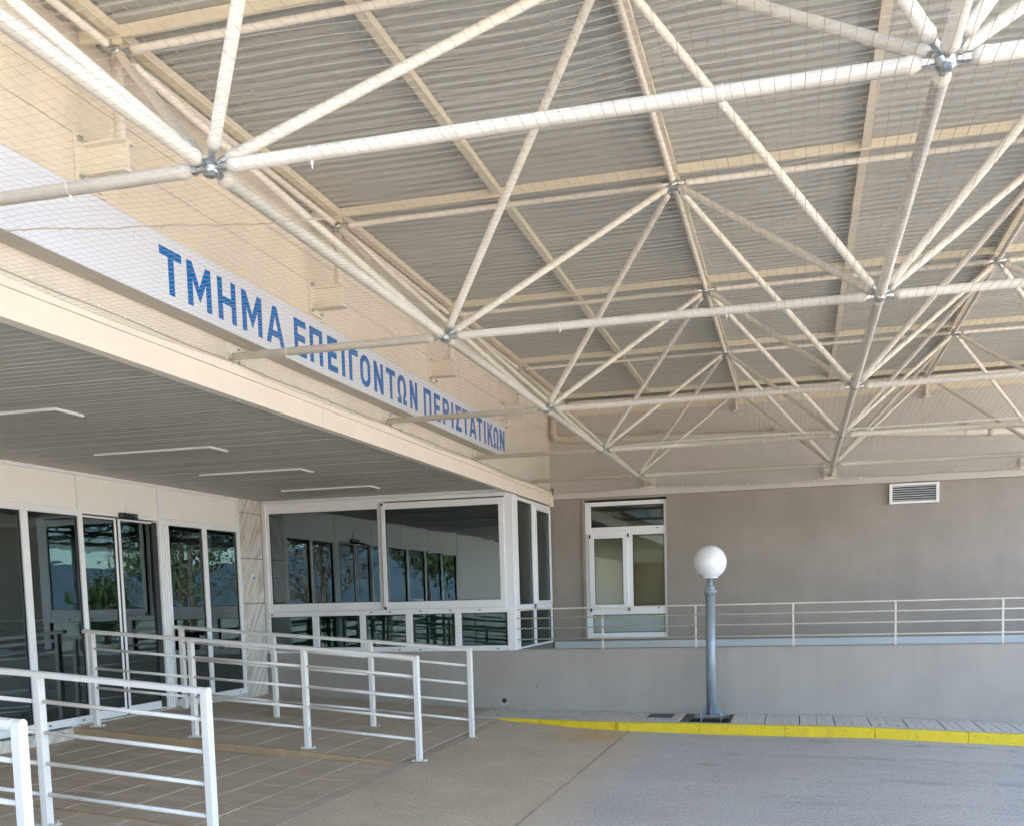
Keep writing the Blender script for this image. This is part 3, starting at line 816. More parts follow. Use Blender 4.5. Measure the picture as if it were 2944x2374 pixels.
sn = P('door_sensor', MB().cbox(XD - .005, 6.745, 3.548, XD + .055, 7.06, 3.615, .012), M['rubber'])
part('sensor_window', MB().box(XD + .0555, 6.99, 3.575, XD + .058, 7.03, 3.59), M['sticker_b'], sn)
part('cable_cover', MB().cbox(XD - .0075, 6.875, 3.6155, XD + .012, 6.90, 3.735, .003), M['white'], sn)
# threshold / plinth
P('plinth', MB().cbox(XD - .3, 0.8, 0.8, XD + .045, RA0 - .021, ZF - .02, .004).box(XD - .3, RA0, 0.8, XD + .004, 9.455, ZF - .003), M['marble'])
# marble pillar between doors and bay
pil = P('marble_pillar', MB().box(XD - .3, 9.4565, 0.9, XD - .013, YB - .02, 4.05), M['interior'])
for z0, z1 in ((1.0, 1.812), (1.824, 2.480), (2.492, 3.148), (3.160, 3.818), (3.830, 4.045)):
    part('marble_slab', MB().cbox(XD - .014, 9.462, z0, XD, 9.530, z1, .002), M['marble'], pil)
    part('marble_slab', MB().cbox(XD - .014, 9.536, z0, XD + .010, 10.045, z1, .003), M['marble'], pil)
part('bay_jamb', MB().box(XD - .014, 10.05, 1.0, XD - .004, YB - .002, 4.04), M['rubber'], pil)
# lobby behind the entrance
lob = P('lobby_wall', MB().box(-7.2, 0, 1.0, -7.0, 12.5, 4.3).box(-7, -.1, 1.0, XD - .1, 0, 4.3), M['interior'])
for iy in range(22):
    for iz in range(5):
        y0 = 0.6 + iy * .52; z0 = 1.17 + iz * .655
        part('marble_slab', MB().box(-6.999, y0 + .003, z0 + .006, -6.985, y0 + .517, min(z0 + .649, 4.04)), M['lobby_marble'], lob)
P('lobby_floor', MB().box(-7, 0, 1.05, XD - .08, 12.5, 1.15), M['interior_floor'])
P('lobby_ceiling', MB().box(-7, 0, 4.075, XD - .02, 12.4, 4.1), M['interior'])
P('reflection_blocker', MB().box(-6, -26, 0.0, 1.2, -20.5, 6.2), M['taupe'])  # added unseen block, keeps bright hills out of the far window's reflection

# added unseen roof and wall slabs that stop sunlight leaking in behind the facades
P('sun_block_roof', MB().box(-12, -26, 5.0, -0.31, 13.3, 5.2).box(-12, 13.11, 5.58, 16, 17, 5.75), M['roof'])
P('sun_block_wall', MB().box(-12.2, -26, -0.2, -12, 17, 5.2).box(-12, 16.8, -0.2, 16, 17, 5.57).box(15.9, 12.9, -0.2, 16.1, 16.8, 5.57), M['taupe'])

# ================================================================== SIGN
sg = thing('sign_box', 'long white sign box reading ΤΜΗΜΑ ΕΠΕΙΓΟΝΤΩΝ ΠΕΡΙΣΤΑΤΙΚΩΝ in blue capitals', 'sign', (0.0, 4, 4.35))
ZS0, ZS1, XS = 4.352, 4.775, 0.150
part('sign_body', MB().box(0.002, -5, ZS0, XS - .003, 9.40, ZS1), M['sign_edge'], sg)
part('sign_face', MB().box(XS - .0028, -5, ZS0 + .004, XS, 9.396, ZS1 - .004), M['sign_white'], sg)
def poly_letter(ch, y0, y1):
    """list of convex polygons (in unit square u,v) for one capital"""
    w = y1 - y0; H = 0.282
    t = 0.058 / w           # horizontal stroke fraction
    s = 0.052 / H
    R = lambda a, b, c, d: [(a, b), (c, b), (c, d), (a, d)]
    q = []
    def arc(cx, cy, rx, ry, rxi, ryi, a0, a1, n=14):
        for i in range(n):
            A = math.radians(a0 + (a1 - a0) * i / n); Bq = math.radians(a0 + (a1 - a0) * (i + 1) / n)
            q.append([(cx + rxi * math.cos(A), cy + ryi * math.sin(A)), (cx + rx * math.cos(A), cy + ry * math.sin(A)),
                      (cx + rx * math.cos(Bq), cy + ry * math.sin(Bq)), (cx + rxi * math.cos(Bq), cy + ryi * math.sin(Bq))])
    if ch == 'Τ': q += [R(0, 1 - s, 1, 1), R(.5 - t / 2, 0, .5 + t / 2, 1 - s)]
    elif ch == 'Ι': q += [R(0, 0, 1, 1)]
    elif ch == 'Η': q += [R(0, 0, t, 1), R(1 - t, 0, 1, 1), R(t, .5 - s / 2, 1 - t, .5 + s / 2)]
    elif ch == 'Π': q += [R(0, 0, t, 1), R(1 - t, 0, 1, 1), R(t, 1 - s, 1 - t, 1)]
    elif ch == 'Γ': q += [R(0, 0, t, 1), R(t, 1 - s, 1, 1)]
    elif ch == 'Ε': q += [R(0, 0, t, 1), R(t, 1 - s, 1, 1), R(t, 0, 1, s), R(t, .5 - s / 2, .9, .5 + s / 2)]
    elif ch == 'Μ':
        q += [R(0, 0, t, 1), R(1 - t, 0, 1, 1), [(t, 1), (t, .62), (.5, .14), (.5, .48)], [(1 - t, 1), (.5, .48), (.5, .14), (1 - t, .62)]]
    elif ch == 'Ν':
        q += [R(0, 0, t, 1), R(1 - t, 0, 1, 1), [(t, 1), (t, .58), (1 - t, 0), (1 - t, .42)]]
    elif ch == 'Α':
        q += [[(0, 0), (t * 1.02, 0), (.5 + t * .40, 1), (.5 - t * .52, 1)], [(1, 0), (.5 + t * .52, 1), (.5 - t * .40, 1), (1 - t * 1.02, 0)], R(.24, .20, .76, .20 + s * .9)]
    elif ch == 'Κ':
        q += [R(0, 0, t, 1), [(t, .36), (t * 1.0, .62), (1 - t * 1.15, 1), (1, 1)], [(.34, .50), (.62, .68), (1, 0), (1 - t * 1.15, 0)]]
    elif ch == 'Σ':
        q += [R(0, 1 - s, .96, 1), R(0, 0, 1, s), [(0, 1 - s), (.58, .5), (.58 - t * 1.15, .5), (-.0, .88)][::-1], [(0, s), (0, .12), (.58 - t * 1.15, .5), (.58, .5)][::-1],
              [(0, 1), (t * 1.2, 1 - s), (.60, .5), (.60 - t * 1.2, .5)], [(0, 0), (.60 - t * 1.2, .5), (.60, .5), (t * 1.2, s)]]
    elif ch == 'Ρ':
        q += [R(0, 0, t, 1), R(t, 1 - s, .62, 1), R(t, .40, .62, .40 + s)]
        arc(.60, .70, .40, .30, .40 - t, .30 - s, -90, 90)
    elif ch == 'Ο':
        arc(.5, .66, .5, .34, .5 - t, .34 - s, 0, 180); arc(.5, .34, .5, .34, .5 - t, .34 - s, 180, 360)
        q += [R(0, .34, t, .66), R(1 - t, .34, 1, .66)]
    elif ch == 'Ω':
        arc(.5, .64, .47, .36, .47 - t, .36 - s, 0, 180)
        q += [R(.03, .38, .03 + t, .64), R(.97 - t, .38, .97, .64), [(.03, .38), (.28 - t * .2, s * .9), (.34 + t * .35, s * .9), (.03 + t, .38)],
              [(.97, .38), (.97 - t, .38), (.66 - t * .35, s * .9), (.72 + t * .2, s * .9)], R(0, 0, .40, s), R(.60, 0, 1, s)]
    return q
words = [('ΤΜΗΜΑ', [(1.836, 2.065), (2.122, 2.393), (2.474, 2.699), (2.779, 3.050), (3.111, 3.378)]),
         ('ΕΠΕΙΓΟΝΤΩΝ', [(3.54, 3.735), (3.799, 4.022), (4.115, 4.30), (4.382, 4.442), (4.53, 4.715), (4.761, 4.98), (5.064, 5.276), (5.354, 5.572), (5.625, 5.857), (5.955, 6.158)]),
         ('ΠΕΡΙΣΤΑΤΙΚΩΝ', [(6.345, 6.565), (6.655, 6.845), (6.93, 7.135), (7.215, 7.275), (7.36, 7.56), (7.61, 7.82), (7.855, 8.12), (8.15, 8.36), (8.44, 8.50), (8.585, 8.80), (8.835, 9.06), (9.13, 9.345)])]
for wd, spans in words:
    for ch, (a, b_) in zip(wd, spans):
        m_ = MB()
        for i, pl in enumerate(poly_letter(ch, a, b_)):
            pts = [(a + u * (b_ - a), 4.414 + v * 0.282) for u, v in pl]
            ar = sum(pts[k][0] * pts[(k + 1) % len(pts)][1] - pts[(k + 1) % len(pts)][0] * pts[k][1] for k in range(len(pts)))
            if ar < 0: pts = pts[::-1]
            e = XS + .0022 + (i % 7) * .00012
            nn = len(pts)
            m_.add([(e, p[0], p[1]) for p in pts] + [(XS - .001, p[0], p[1]) for p in pts],
                   [tuple(range(nn))] + [(k, nn + k, nn + (k + 1) % nn, (k + 1) % nn) for k in range(nn)])
        part('letter', m_, M['sign_blue'], sg)

# ================================================================== CANOPY (space frame + purlins + sheeting)
CN = thing('canopy', 'cream tubular space frame canopy with corrugated metal roof over the driveway', 'canopy', (4.4, 5, 4.2))
A = 2.8
X1, ZB, ZT = 1.655, 4.236, 5.590
BX = [X1 + A * i for i in range(3)]
BY = [A * j for j in range(-1, 5)]
TX = [X1 + A * (i - .5) for i in range(4)]
TY = [A * (j + .5) for j in range(-1, 5)]
nodes = {}
def tube_member(name, p0, p1, r, n0=True, n1=True):
    p0 = Vector(p0); p1 = Vector(p1); L = (p1 - p0).length
    prof = []
    s0 = .078 if n0 else 0.0
    s1 = L - (.078 if n1 else 0.0)
    if n0: prof += [(s0, r * .62), (s0 + .022, r * 1.02), (s0 + .026, r * 1.10), (s0 + .050, r * 1.10), (s0 + .054, r)]
    else: prof += [(s0, r)]
    if n1: prof += [(s1 - .054, r), (s1 - .050, r * 1.10), (s1 - .026, r * 1.10), (s1 - .022, r * 1.02), (s1, r * .62)]
    else: prof += [(s1, r)]
    b = MB().lathe_along(p0, p1, prof, 16, True, absolute=True)
    o = part(name, b, M['tube'], CN, smooth=True)
    for f, p, q in ((n0, p0, p1), (n1, p1, p0)):
        if f: nodes.setdefault(tuple(round(c, 3) for c in p), []).append((q - p).normalized())
    return o
for y in BY:
    for i in range(2): tube_member('bottom_chord', (BX[i], y, ZB), (BX[i + 1], y, ZB), .0275)
    tube_member('bottom_chord', (0.05, y, ZB), (BX[0], y, ZB), .0275, False, True)
for x in BX:
    for j in range(len(BY) - 1): tube_member('bottom_chord', (x, BY[j], ZB), (x, BY[j + 1], ZB), .030)
    tube_member('bottom_chord', (x, BY[-1], ZB), (x, D - .02, ZB), .030, True, False)
for y in TY:
    yy = y if y < 12 else 12.44
    for i in range(3): tube_member('top_chord', (TX[i], yy, ZT), (TX[i + 1], yy, ZT), .0225)
for x in TX:
    for j in range(len(TY) - 1):
        tube_member('top_chord', (x, TY[j], ZT), (x, TY[j + 1] if TY[j + 1] < 12 else 12.44, ZT), .0225)
for x in BX:
    for y in BY:
        for sx in (-.5, .5):
            for sy in (-.5, .5):
                ty = y + A * sy
                if ty < -2: continue
                ty = ty if ty < 12 else 12.44
                tube_member('diagonal', (x, y, ZB), (x + A * sx, ty, ZT), .0245)
for p, dirs in nodes.items():
    p = Vector(p)
    b = MB()
    bm = bmesh.new(); bmesh.ops.create_icosphere(bm, subdivisions=2, radius=.040)
    bm.verts.index_update()
    b.add([p + v.co for v in bm.verts], [[v.index for v in f.verts] for f in bm.faces]); bm.free()
    for d in dirs:
        b.lathe_along(p + d * .030, p + d * .080, [(0, .013), (.45, .013), (.451, .018), (1, .018)], 6)
    part('ball_node', b, M['galv'], CN, smooth=False)
# purlins
ZP0, ZP1 = 5.664, 5.728
for y in TY:
    yy = y if y < 12 else 12.43
    b = MB().box(0.02, yy - .012, ZP0, 10.5, yy - .007, ZP1).box(0.02, yy - .012, ZP0 - .004, 10.5, yy + .012, ZP0).box(0.02, yy + .008, ZP0, 10.5, yy + .012, ZP0 + .014)
    part('cross_purlin', b, M['purlin'], CN)
    for x in TX:
        part('purlin_seat', MB().box(x - .03, yy - .006, ZT + .018, x + .03, yy + .010, ZP0 - .005), M['purlin'], CN)
for x in TX + BX + [X1 + A * 3]:
    ends = [-2.5] + [y if y < 12 else 12.43 for y in TY]
    for a, c in zip(ends[:-1], ends[1:]):
        part('long_purlin', MB().box(x - .024, a + .016, ZP0 + .012, x + .024, c - .014, ZP1).box(x - .030, a + .016, ZP0 + .004, x + .030, c - .014, ZP0 + .0115), M['purlin'], CN)
# hanging seats at the end wall and on the sign wall
for x in TX[1:]:
    b = MB().box(x - .10, 12.40, 5.50, x + .10, 12.415, 5.58).box(x - .02, 12.42, 5.30, x + .02, D - .001, 5.50).box(x - .06, 12.40, 5.285, x + .06, D - .001, 5.30)
    part('end_bracket', b, M['cream_trim'], CN)
for x in BX:
    b = MB().cbox(x - .10, D - .048, 4.17, x + .10, D - .036, 4.33, .002)
    part('end_plate', b, M['cream_trim'], CN)
for y in BY:
    b = MB().cbox(.0005, y - .02, 4.207, .012, y + .16, 4.345, .002).box(.012, y + .0, 4.225, .16, y + .008, 4.247)
    w = part('wall_plate', b, M['cream_trim'], CN)
    for dy, dz in ((.13, 4.315), (.13, 4.225), (.02, 4.225)):
        part('bolt', MB().lathe_along((.012, y + dy, dz), (.026, y + dy, dz), [(0, .010), (1, .010)], 6), M['galv'], w)
for y in TY[:-1]:
    part('support_tube', MB().lathe_along((.245, y, 5.112), (.245, y, 5.56), [(0, .038), (.1, .034), (1, .034)], 14), M['tube'], CN, smooth=True)
    b = MB().box(.02, y - .008, 4.945, .290, y + .008, 5.095)
    b.box(.02, y - .05, 5.095, .295, y + .05, 5.108).box(.02, y - .05, 4.932, .295, y + .05, 4.945)
    b.add([(.13, y - .004, 5.109), (.21, y - .004, 5.109), (.21, y - .004, 5.22), (.13, y + .004, 5.109), (.21, y + .004, 5.109), (.21, y + .004, 5.22)],
          [(0, 1, 2), (5, 4, 3), (0, 2, 5, 3), (1, 4, 5, 2), (0, 3, 4, 1)])
    s_ = part('stub_beam', b, M['cream_trim'], CN)
    pl = part('stub_plate', MB().cbox(.0005, y - .10, 4.885, .0195, y + .12, 5.158, .002), M['cream_trim'], CN)
    for dy, z in ((-.07, 5.125), (-.07, 4.915), (.09, 5.125), (.09, 4.84), (.09, 4.915)):
        part('bolt', MB().lathe_along((.0005 if z < 4.87 else .0195, y + dy, z), (.045, y + dy, z), [(0, .016), (.5, .016), (.5, .008), (1, .008)], 6), M['galv'], pl)
# corrugated sheets
P_ = 0.1125
y = -2.6
while y < 12.95:
    b = MB()
    pts = []
    nr = 9
    for k in range(nr + 1):
        y0 = y + k * P_
        pts += [(y0, 5.731), (y0 + .052, 5.731), (y0 + .066, 5.754), (y0 + .098, 5.754)]
    pts = pts[:nr * 4 + 2]
    off = RND.uniform(0, .002)
    xs = [-0.012, 4.47, 10.6]
    vs = [(x, p[0], p[1] + off) for x in xs for p in pts]
    m_ = len(pts)
    fs = [(i * m_ + k + 1, i * m_ + k, (i + 1) * m_ + k, (i + 1) * m_ + k + 1) for i in range(2) for k in range(m_ - 1)]
    b.add(vs, fs)
    part('roof_sheet', b, M['roof'], CN)
    y += nr * P_
# thin conduit above one chord, end trim of the roof
part('conduit', MB().path([(1.75, 8.43, 4.262), (2.3, 8.43, 4.285), (5, 8.43, 4.30), (7.2, 8.43, 4.31)], .009), M['zip'], CN)
part('roof_edge_trim', MB().box(-0.02, -2.66, 5.60, 10.65, -2.605, 5.80).box(10.6, -2.604, 5.60, 10.65, 13.0, 5.80), M['purlin'], CN)
for x in (8.65,):
    for y in (-1.4, 4.2):
        part('column', MB().lathe_along((x, y, 0.3), (x, y, 5.6), [(0, .11), (1, .11)], 18), M['tube'], CN, smooth=True)

# ------------------------------------------------------------------ bird net
net = thing('bird_net', 'fine beige anti bird net stretched below the canopy tubes', 'net', (4.4, 5, 4.15))
NP = np.random.RandomState(3)
gw = NP.rand(40, 40, 3) - .5
def nz(x, y, k):
    u = (x + 1) * 1.7; v = (y + 4) * 1.7
    i = int(u) % 38; j = int(v) % 38; a = u - int(u); c = v - int(v)
    a = a * a * (3 - 2 * a); c = c * c * (3 - 2 * c)
    g_ = gw[:, :, k]
    return (g_[i, j] * (1 - a) + g_[i + 1, j] * a) * (1 - c) + (g_[i, j + 1] * (1 - a) + g_[i + 1, j + 1] * a) * c
def netp(x, y):
    ex = min(1, max(0, x) / .4); ey = min(1, max(0, 12.45 - y) / .4)
    # the net hangs slack between the chords, tied up along them
    fx = abs(math.sin(math.pi * ((x - X1) / A))); fy = abs(math.sin(math.pi * y / A))
    sag = .035 * fx * fy
    w = min(ex, ey) * .011
    return (x + .030 * nz(x, y, 0) * ex + w * nz(x * 4.3 % 15, y * 4.3 % 15, 1), y + .045 * nz(x, y, 1) * ey + w * nz(y * 4.1 % 15, x * 4.7 % 15, 2), 4.192 - sag + .03 * nz(x, y, 2) * ex)
def strand_mesh(lines, w):
    vs = []; fs = []
    for pts in lines:
        o = len(vs)
        for p in pts:
            vs += [(p[0] - w, p[1] - w, p[2]), (p[0] + w, p[1] - w * .2, p[2] - w), (p[0], p[1] + w, p[2] + w)]
        for i in range(len(pts) - 1):
            a = o + 3 * i
            fs += [(a, a + 1, a + 4, a + 3), (a + 1, a + 2, a + 5, a + 4), (a + 2, a, a + 3, a + 5)]
    b = MB(); b.add(vs, fs)
    return b
ND = 0.050
lines = []
yv = -2.1
while yv < 12.46:
    jit = RND.uniform(-.004, .004)
    lines.append([netp(x, yv + jit) for x in frange(0.045, 8.6, 130)]); yv += ND
part('mesh_strands', strand_mesh(lines, .00095), M['net'], net)['kind'] = 'stuff'
lines = []
xv = 0.05
while xv < 8.6:
    jit = RND.uniform(-.004, .004)
    lines.append([netp(xv + jit, y) for y in frange(-2.1, 12.45, 220)]); xv += ND
part('mesh_strands', strand_mesh(lines, .00095), M['net'], net)['kind'] = 'stuff'
# lacing seam, edge rope and frayed ends
seam = [netp(x, .12 + .3 * x / 1.4 + .02 * math.sin(9 * x) + RND.uniform(-.008, .008)) for x in frange(0.05, 1.9, 60)]
part('lacing_seam', MB().path([(p[0], p[1], p[2] - .004) for p in seam], .0032, 5), M['net'], net)
fr = []
for i in range(26):
    p = seam[RND.randrange(len(seam))]
    fr.append([p, (p[0] + RND.uniform(-.03, .03), p[1] + RND.uniform(-.02, .02), p[2] - RND.uniform(.0, .05))])
for i in range(70):
    y = RND.uniform(-1, 12)
    fr.append([(.05, y, 4.2), (.055 + RND.uniform(0, .02), y + RND.uniform(-.03, .03), 4.2 - RND.uniform(.01, .05))])
for yy in (4.2, 7.0, 9.8):
    for i in range(40):
        x = RND.uniform(1.5, 6.5)
        p = (x, yy + RND.uniform(-.03, .03), ZT - .03)
        fr.append([p, (x + RND.uniform(-.08, .08), p[1] + RND.uniform(-.03, .03), p[2] - RND.uniform(-.02, .05))])
part('frayed_ends', strand_mesh(fr, .0009), M['net'], net)['kind'] = 'stuff'
edge = [(0.052, y, 4.196 + .004 * math.sin(5 * y)) for y in frange(-2.1, 12.4, 60)]
part('edge_rope', MB().path(edge, .0035, 5), M['net'], net)
edge = [(x, 12.47, 4.160 + .018 * math.sin(1.3 * x) + (.05 if x < .3 else 0) * 0) for x in frange(0.08, 8.6, 50)]
part('edge_rope', MB().path(edge, .0035, 5), M['net'], net)
clip = MB().cbox(-.008, -.010, -.008, .008, .010, .010, .003).mesh('edge_clip', M['zip'])
yv = -1.9
while yv < 12.3:
    inst('edge_clip', clip, (0.056, yv + RND.uniform(-.03, .03), 4.205), net); yv += .27
xv = 0.15
while xv < 9:
    inst('edge_clip', clip, (xv, 12.474, 4.165 + .018 * math.sin(1.3 * xv)), net); xv += .34
tie = MB()
for k in range(12):
    a0, a1 = 2 * math.pi * k / 12, 2 * math.pi * (k + 1) / 12
    r_ = .0305
    tie.add([(-.003, r_ * math.cos(a0), r_ * math.sin(a0)), (.003, r_ * math.cos(a0), r_ * math.sin(a0)), (.003, r_ * math.cos(a1), r_ * math.sin(a1)), (-.003, r_ * math.cos(a1), r_ * math.sin(a1))], [(0, 1, 2, 3)])
tie.cbox(-.005, -.006, -.042, .005, .006, -.028, .002).box(-.002, -.001, -.058, .002, .001, -.04)
tie_me = tie.mesh('zip_tie', M['zip'])
for y in BY[1:]:
    for x0 in (.7, 2.25, 3.55, 5.3, 6.6, 8.2):
        o = inst('zip_tie', tie_me, (x0 + RND.uniform(-.35, .35), y, ZB), net)
        o.rotation_euler = (RND.uniform(-.5, .5), 0, RND.uniform(-.15, .15))

# ================================================================== SMALL BUILDING FITTINGS
# soffit lights
lspots = [(2.935, 'ceiling light panel nearest the sign end, cut by the left edge of the picture'), (5.03, 'second ceiling light panel from the left edge, above the sliding doors'),
          (6.86, 'third ceiling light panel, between the doors and the marble pillar'), (8.80, 'farthest ceiling light panel, just in front of the bay window')]
for y0, lab in lspots:
    t = thing('ceiling_light', lab, 'light', (-2.24, y0 + .16, 4.0), 'flush light panels in the grey soffit')
    x0, x1, ya, yb = -2.90, -1.58, y0, y0 + .32
    part('light_frame', MB().cbox(x0, ya, 4.001, x1, yb, 4.0225, .002), M['white'], t)
    part('diffuser', MB().box(x0 + .006, ya + .004, 3.9985, x1 - .004, yb - .004, 4.0008), M['soffit'], t)
# air vent on the far wall
v = thing('air_vent', 'white louvred air vent high on the taupe wall', 'vent', (5.68, D, 3.9))
vx0, vx1, vz0, vz1 = 5.325, 6.040, 3.745, 4.050
part('vent_frame', frame_rect(vx0, vx1, vz0, vz1, .045, .045, .035, .035, .05, D - .03, 'y'), M['white'], v)
part('vent_back', MB().box(vx0 + .03, D + .004, vz0 + .03, vx1 - .03, D + .012, vz1 - .03), M['dark_metal'], v)
for k in range(7):
    z = vz0 + .052 + k * .0345
    part('slat', MB().add([(vx0 + .046, D - .024, z - .005), (vx1 - .046, D - .024, z - .005), (vx1 - .046, D - .001, z + .006), (vx0 + .046, D - .001, z + .006),
                           (vx0 + .046, D - .022, z - .009), (vx1 - .046, D - .022, z - .009), (vx1 - .046, D + .001, z + .002), (vx0 + .046, D + .001, z + .002)],
                          [(0, 1, 2, 3), (7, 6, 5, 4), (0, 4, 5, 1), (3, 2, 6, 7)]), M['white'], v)
# drain pipe along the end wall
dp = thing('drain_pipe', 'cream rainwater pipe running along the end wall below the roof', 'pipe', (4, D, 4.9))
yp = D - .075
part('pipe', MB().path([(0.09, yp, 5.45), (0.09, yp, 5.16), (0.10, yp, 5.10), (0.13, yp, 5.055), (0.18, yp, 5.03), (0.25, yp, 5.022), (3.0, yp, 4.92), (10, yp, 4.58)], .055, 14), M['pvc'], dp, smooth=True)
for x, z in ((1.85, 4.965), (3.62, 4.89), (5.1, 4.82), (6.4, 4.76), (7.5, 4.70)):
    part('pipe_clamp', MB().lathe_along((x - .012, yp, z + .0008), (x + .012, yp, z - .0008), [(0, .062), (1, .062)], 14).box(x - .004, yp - .06, z + .05, x + .004, yp + .07, z + .12), M['pvc'], dp)
for x, z in ((3.45, 4.898), (6.75, 4.738)):
    part('pipe_socket', MB().lathe_along((x - .05, yp, z + .0026), (x + .05, yp, z - .0026), [(0, .060), (1, .060)], 14), M['pvc'], dp, smooth=True)
# pillar sticker and stain
stk = thing('sticker', 'small torn blue and white sticker on the marble pillar', 'sticker', (XD + .01, 9.74, 2.88))
part('sticker_paper', MB().box(XD + .0102, 9.705, 2.845, XD + .0115, 9.79, 2.925), M['white'], stk)
part('sticker_print', MB().box(XD + .0116, 9.73, 2.85, XD + .0122, 9.80, 2.885), M['sticker_b'], stk)

# ================================================================== RAILINGS
def ramp_rail(y, xs, label, zoff=0.0, h=1.10):
    t = thing('ramp_railing', label, 'railing', (xs[-1], y, z_ramp(xs[-1])), 'white ramp railings before the entrance')
    bar_h = [0.225, 0.445, 0.665, 0.885]
    w = .0275; dpt = .032
    x0, x1 = xs[0], xs[-1]
    zr = lambda x: z_ramp(min(x, .2)) + zoff
    for x in xs:
        z = zr(x)
        b = MB()
        if x == xs[-1]:
            # end post with rounded head
            b.cbox(x - w, y - dpt, z + .008, x + w, y + dpt, z + h - .03, .004)
            prof = [(y - dpt, z + h - .0305)] + [(y - dpt * math.cos(a), z + h - .03 + .032 * math.sin(a)) for a in frange(0.02, math.pi - .02, 9)] + [(y + dpt, z + h - .0305)]
            b.prism(prof, x - w, x + w, 'x')
        else:
            b.cbox(x - w, y - dpt, z + .008, x + w, y + dpt, z + h - .042, .004)
        p = part('post', b, M['rail'], t)
        part('base_plate', MB().cbox(x - .075, y - .055, z + .0005, x + .075, y + .055, z + .0085, .002), M['rail'], p)
        for sx in (-1, 1):
            for sy in (-1, 1):
                part('anchor_bolt', MB().lathe_along((x + sx * .055, y + sy * .036, z + .008), (x + sx * .055, y + sy * .036, z + .026), [(0, .010), (.5, .010), (.5, .006), (1, .006)], 6), M['galv'], p)
    # handrail: flat bar with rounded top following the slope
    hb = MB()
    prof = [(-dpt, -.042), (dpt, -.042), (dpt, -.012)] + [(dpt * math.cos(a), -.012 + .013 * math.sin(a)) for a in frange(.3, math.pi - .3, 6)] + [(-dpt, -.012)]
    pts = [x0 - .10] + [x for x in xs[1:-1]] + [x1 - w - .0005]
    vs = []; fs = []
    npf = len(prof)
    for x in pts:
        vs += [(x, y + a, zr(max(x, -3.95)) + h + c) for a, c in prof]
    for i in range(len(pts) - 1):
        for k in range(npf):
            k2 = (k + 1) % npf
            fs.append((i * npf + k, (i + 1) * npf + k, (i + 1) * npf + k2, i * npf + k2))
    fs += [tuple(range(npf)), tuple(range((len(pts) - 1) * npf, len(pts) * npf))[::-1]]
    hb.add(vs, fs)
    part('handrail', hb, M['rail'], t)
    for bh in bar_h:
        for a, c in zip(xs[:-1], xs[1:]):
            part('rail_bar', MB().tube((a + w, y, zr(a) + bh), (c - w, y, zr(c) + bh), .0155, 12), M['rail'], t, smooth=True)
    return t
RX = [-3.76, -2.50, -1.14, 0.13]
ramp_rail(0.46, [-3.76, -2.47, -1.17, 0.12], 'nearest ramp railing, its round-topped end post at the lower left corner', 0.02)
ramp_rail(2.12, [-3.75, -2.47, -1.20, 0.12], 'second ramp railing from the front, its end post cut by the bottom edge', 0.025)
ramp_rail(5.90, RX, 'third ramp railing from the front, along the ochre ramp edge')
ramp_rail(7.70, [-3.83, -2.51, -1.18, 0.11], 'farthest ramp railing, nearest the grey wall and bay window', -0.02)
# thin railing on the low wall
tr = thing('terrace_railing', 'thin cream tube railing on top of the grey low wall', 'railing', (4, YB + .06, 1.722))
yr = YB + .05
for k in range(9):
    x = 1.287 + 1.308 * k
    part('post', MB().box(x - .012, yr - .012, 1.7225, x + .012, yr + .012, 2.292), M['tube'], tr)
part('handrail', MB().cbox(0.035, yr - .016, 2.2925, 12.2, yr + .016, 2.310, .004), M['tube'], tr)
for z in (2.170, 2.025, 1.868):
    part('rail_bar', MB().tube((0.035, yr - .019, z), (12.2, yr - .019, z), .0095, 10), M['tube'], tr, smooth=True)

# ================================================================== LAMP POST
lx, ly = 2.835, 9.68
lp = thing('lamp_post', 'short blue grey lamp post with a white globe standing at the kerb', 'street lamp', (lx, ly, .83))
zb_ = 0.835
part('base_plate', MB().cbox(lx - .17, ly - .17, zb_, lx + .17, ly + .17, zb_ + .014, .003), M['lamp_metal'], lp)
for dx, dy in ((1, 0), (-1, 0), (0, 1), (0, -1)):
    b = MB()
    pts = [(.064, zb_ + .0145), (.155, zb_ + .0145), (.155, zb_ + .035), (.085, zb_ + .125), (.064, zb_ + .14)]
    if dx: b.prism([(lx + dx * a, z) for a, z in (pts if dx > 0 else pts[::-1])], ly - .005, ly + .005, 'y')
    else: b.prism([(ly + dy * a, z) for a, z in (pts if dy > 0 else pts[::-1])], lx - .005, lx + .005, 'x')
    part('base_fin', b, M['lamp_metal'], lp)
for sx in (-1, 1):
    for sy in (-1, 1):
        part('anchor_bolt', MB().lathe_along((lx + sx * .13, ly + sy * .13, .755), (lx + sx * .13, ly + sy * .13, zb_ + .045), [(0, .010), (.9, .010), (.9, .016), (1, .016)], 6), M['galv'], lp)
part('pole', MB().lathe((lx, ly, 0), [(zb_ + .0145, .0655), (1.6, .0645), (2.446, .063)], 28), M['lamp_metal'], lp, smooth=True)
part('collar', MB().lathe((lx, ly, 0), [(2.4465, .066), (2.462, .074), (2.468, .082), (2.482, .0865), (2.496, .084), (2.506, .074), (2.515, .062), (2.522, .058), (2.535, .060), (2.548, .057), (2.556, .048), (2.566, .040), (2.580, .036), (2.66, .034)], 28), M['lamp_metal'], lp, smooth=True)
part('globe_holder', MB().lathe((lx, ly, 0), [(2.6605, .10), (2.664, .104), (2.682, .106), (2.69, .10)], 28), M['globe'], lp, smooth=True)
gp = [(2.872 + .222 * math.sin(a), max(.222 * math.cos(a), .001)) for a in frange(math.radians(-62), math.pi / 2, 26)]
part('globe', MB().lathe((lx, ly, 0), gp, 40), M['globe'], lp, smooth=True)
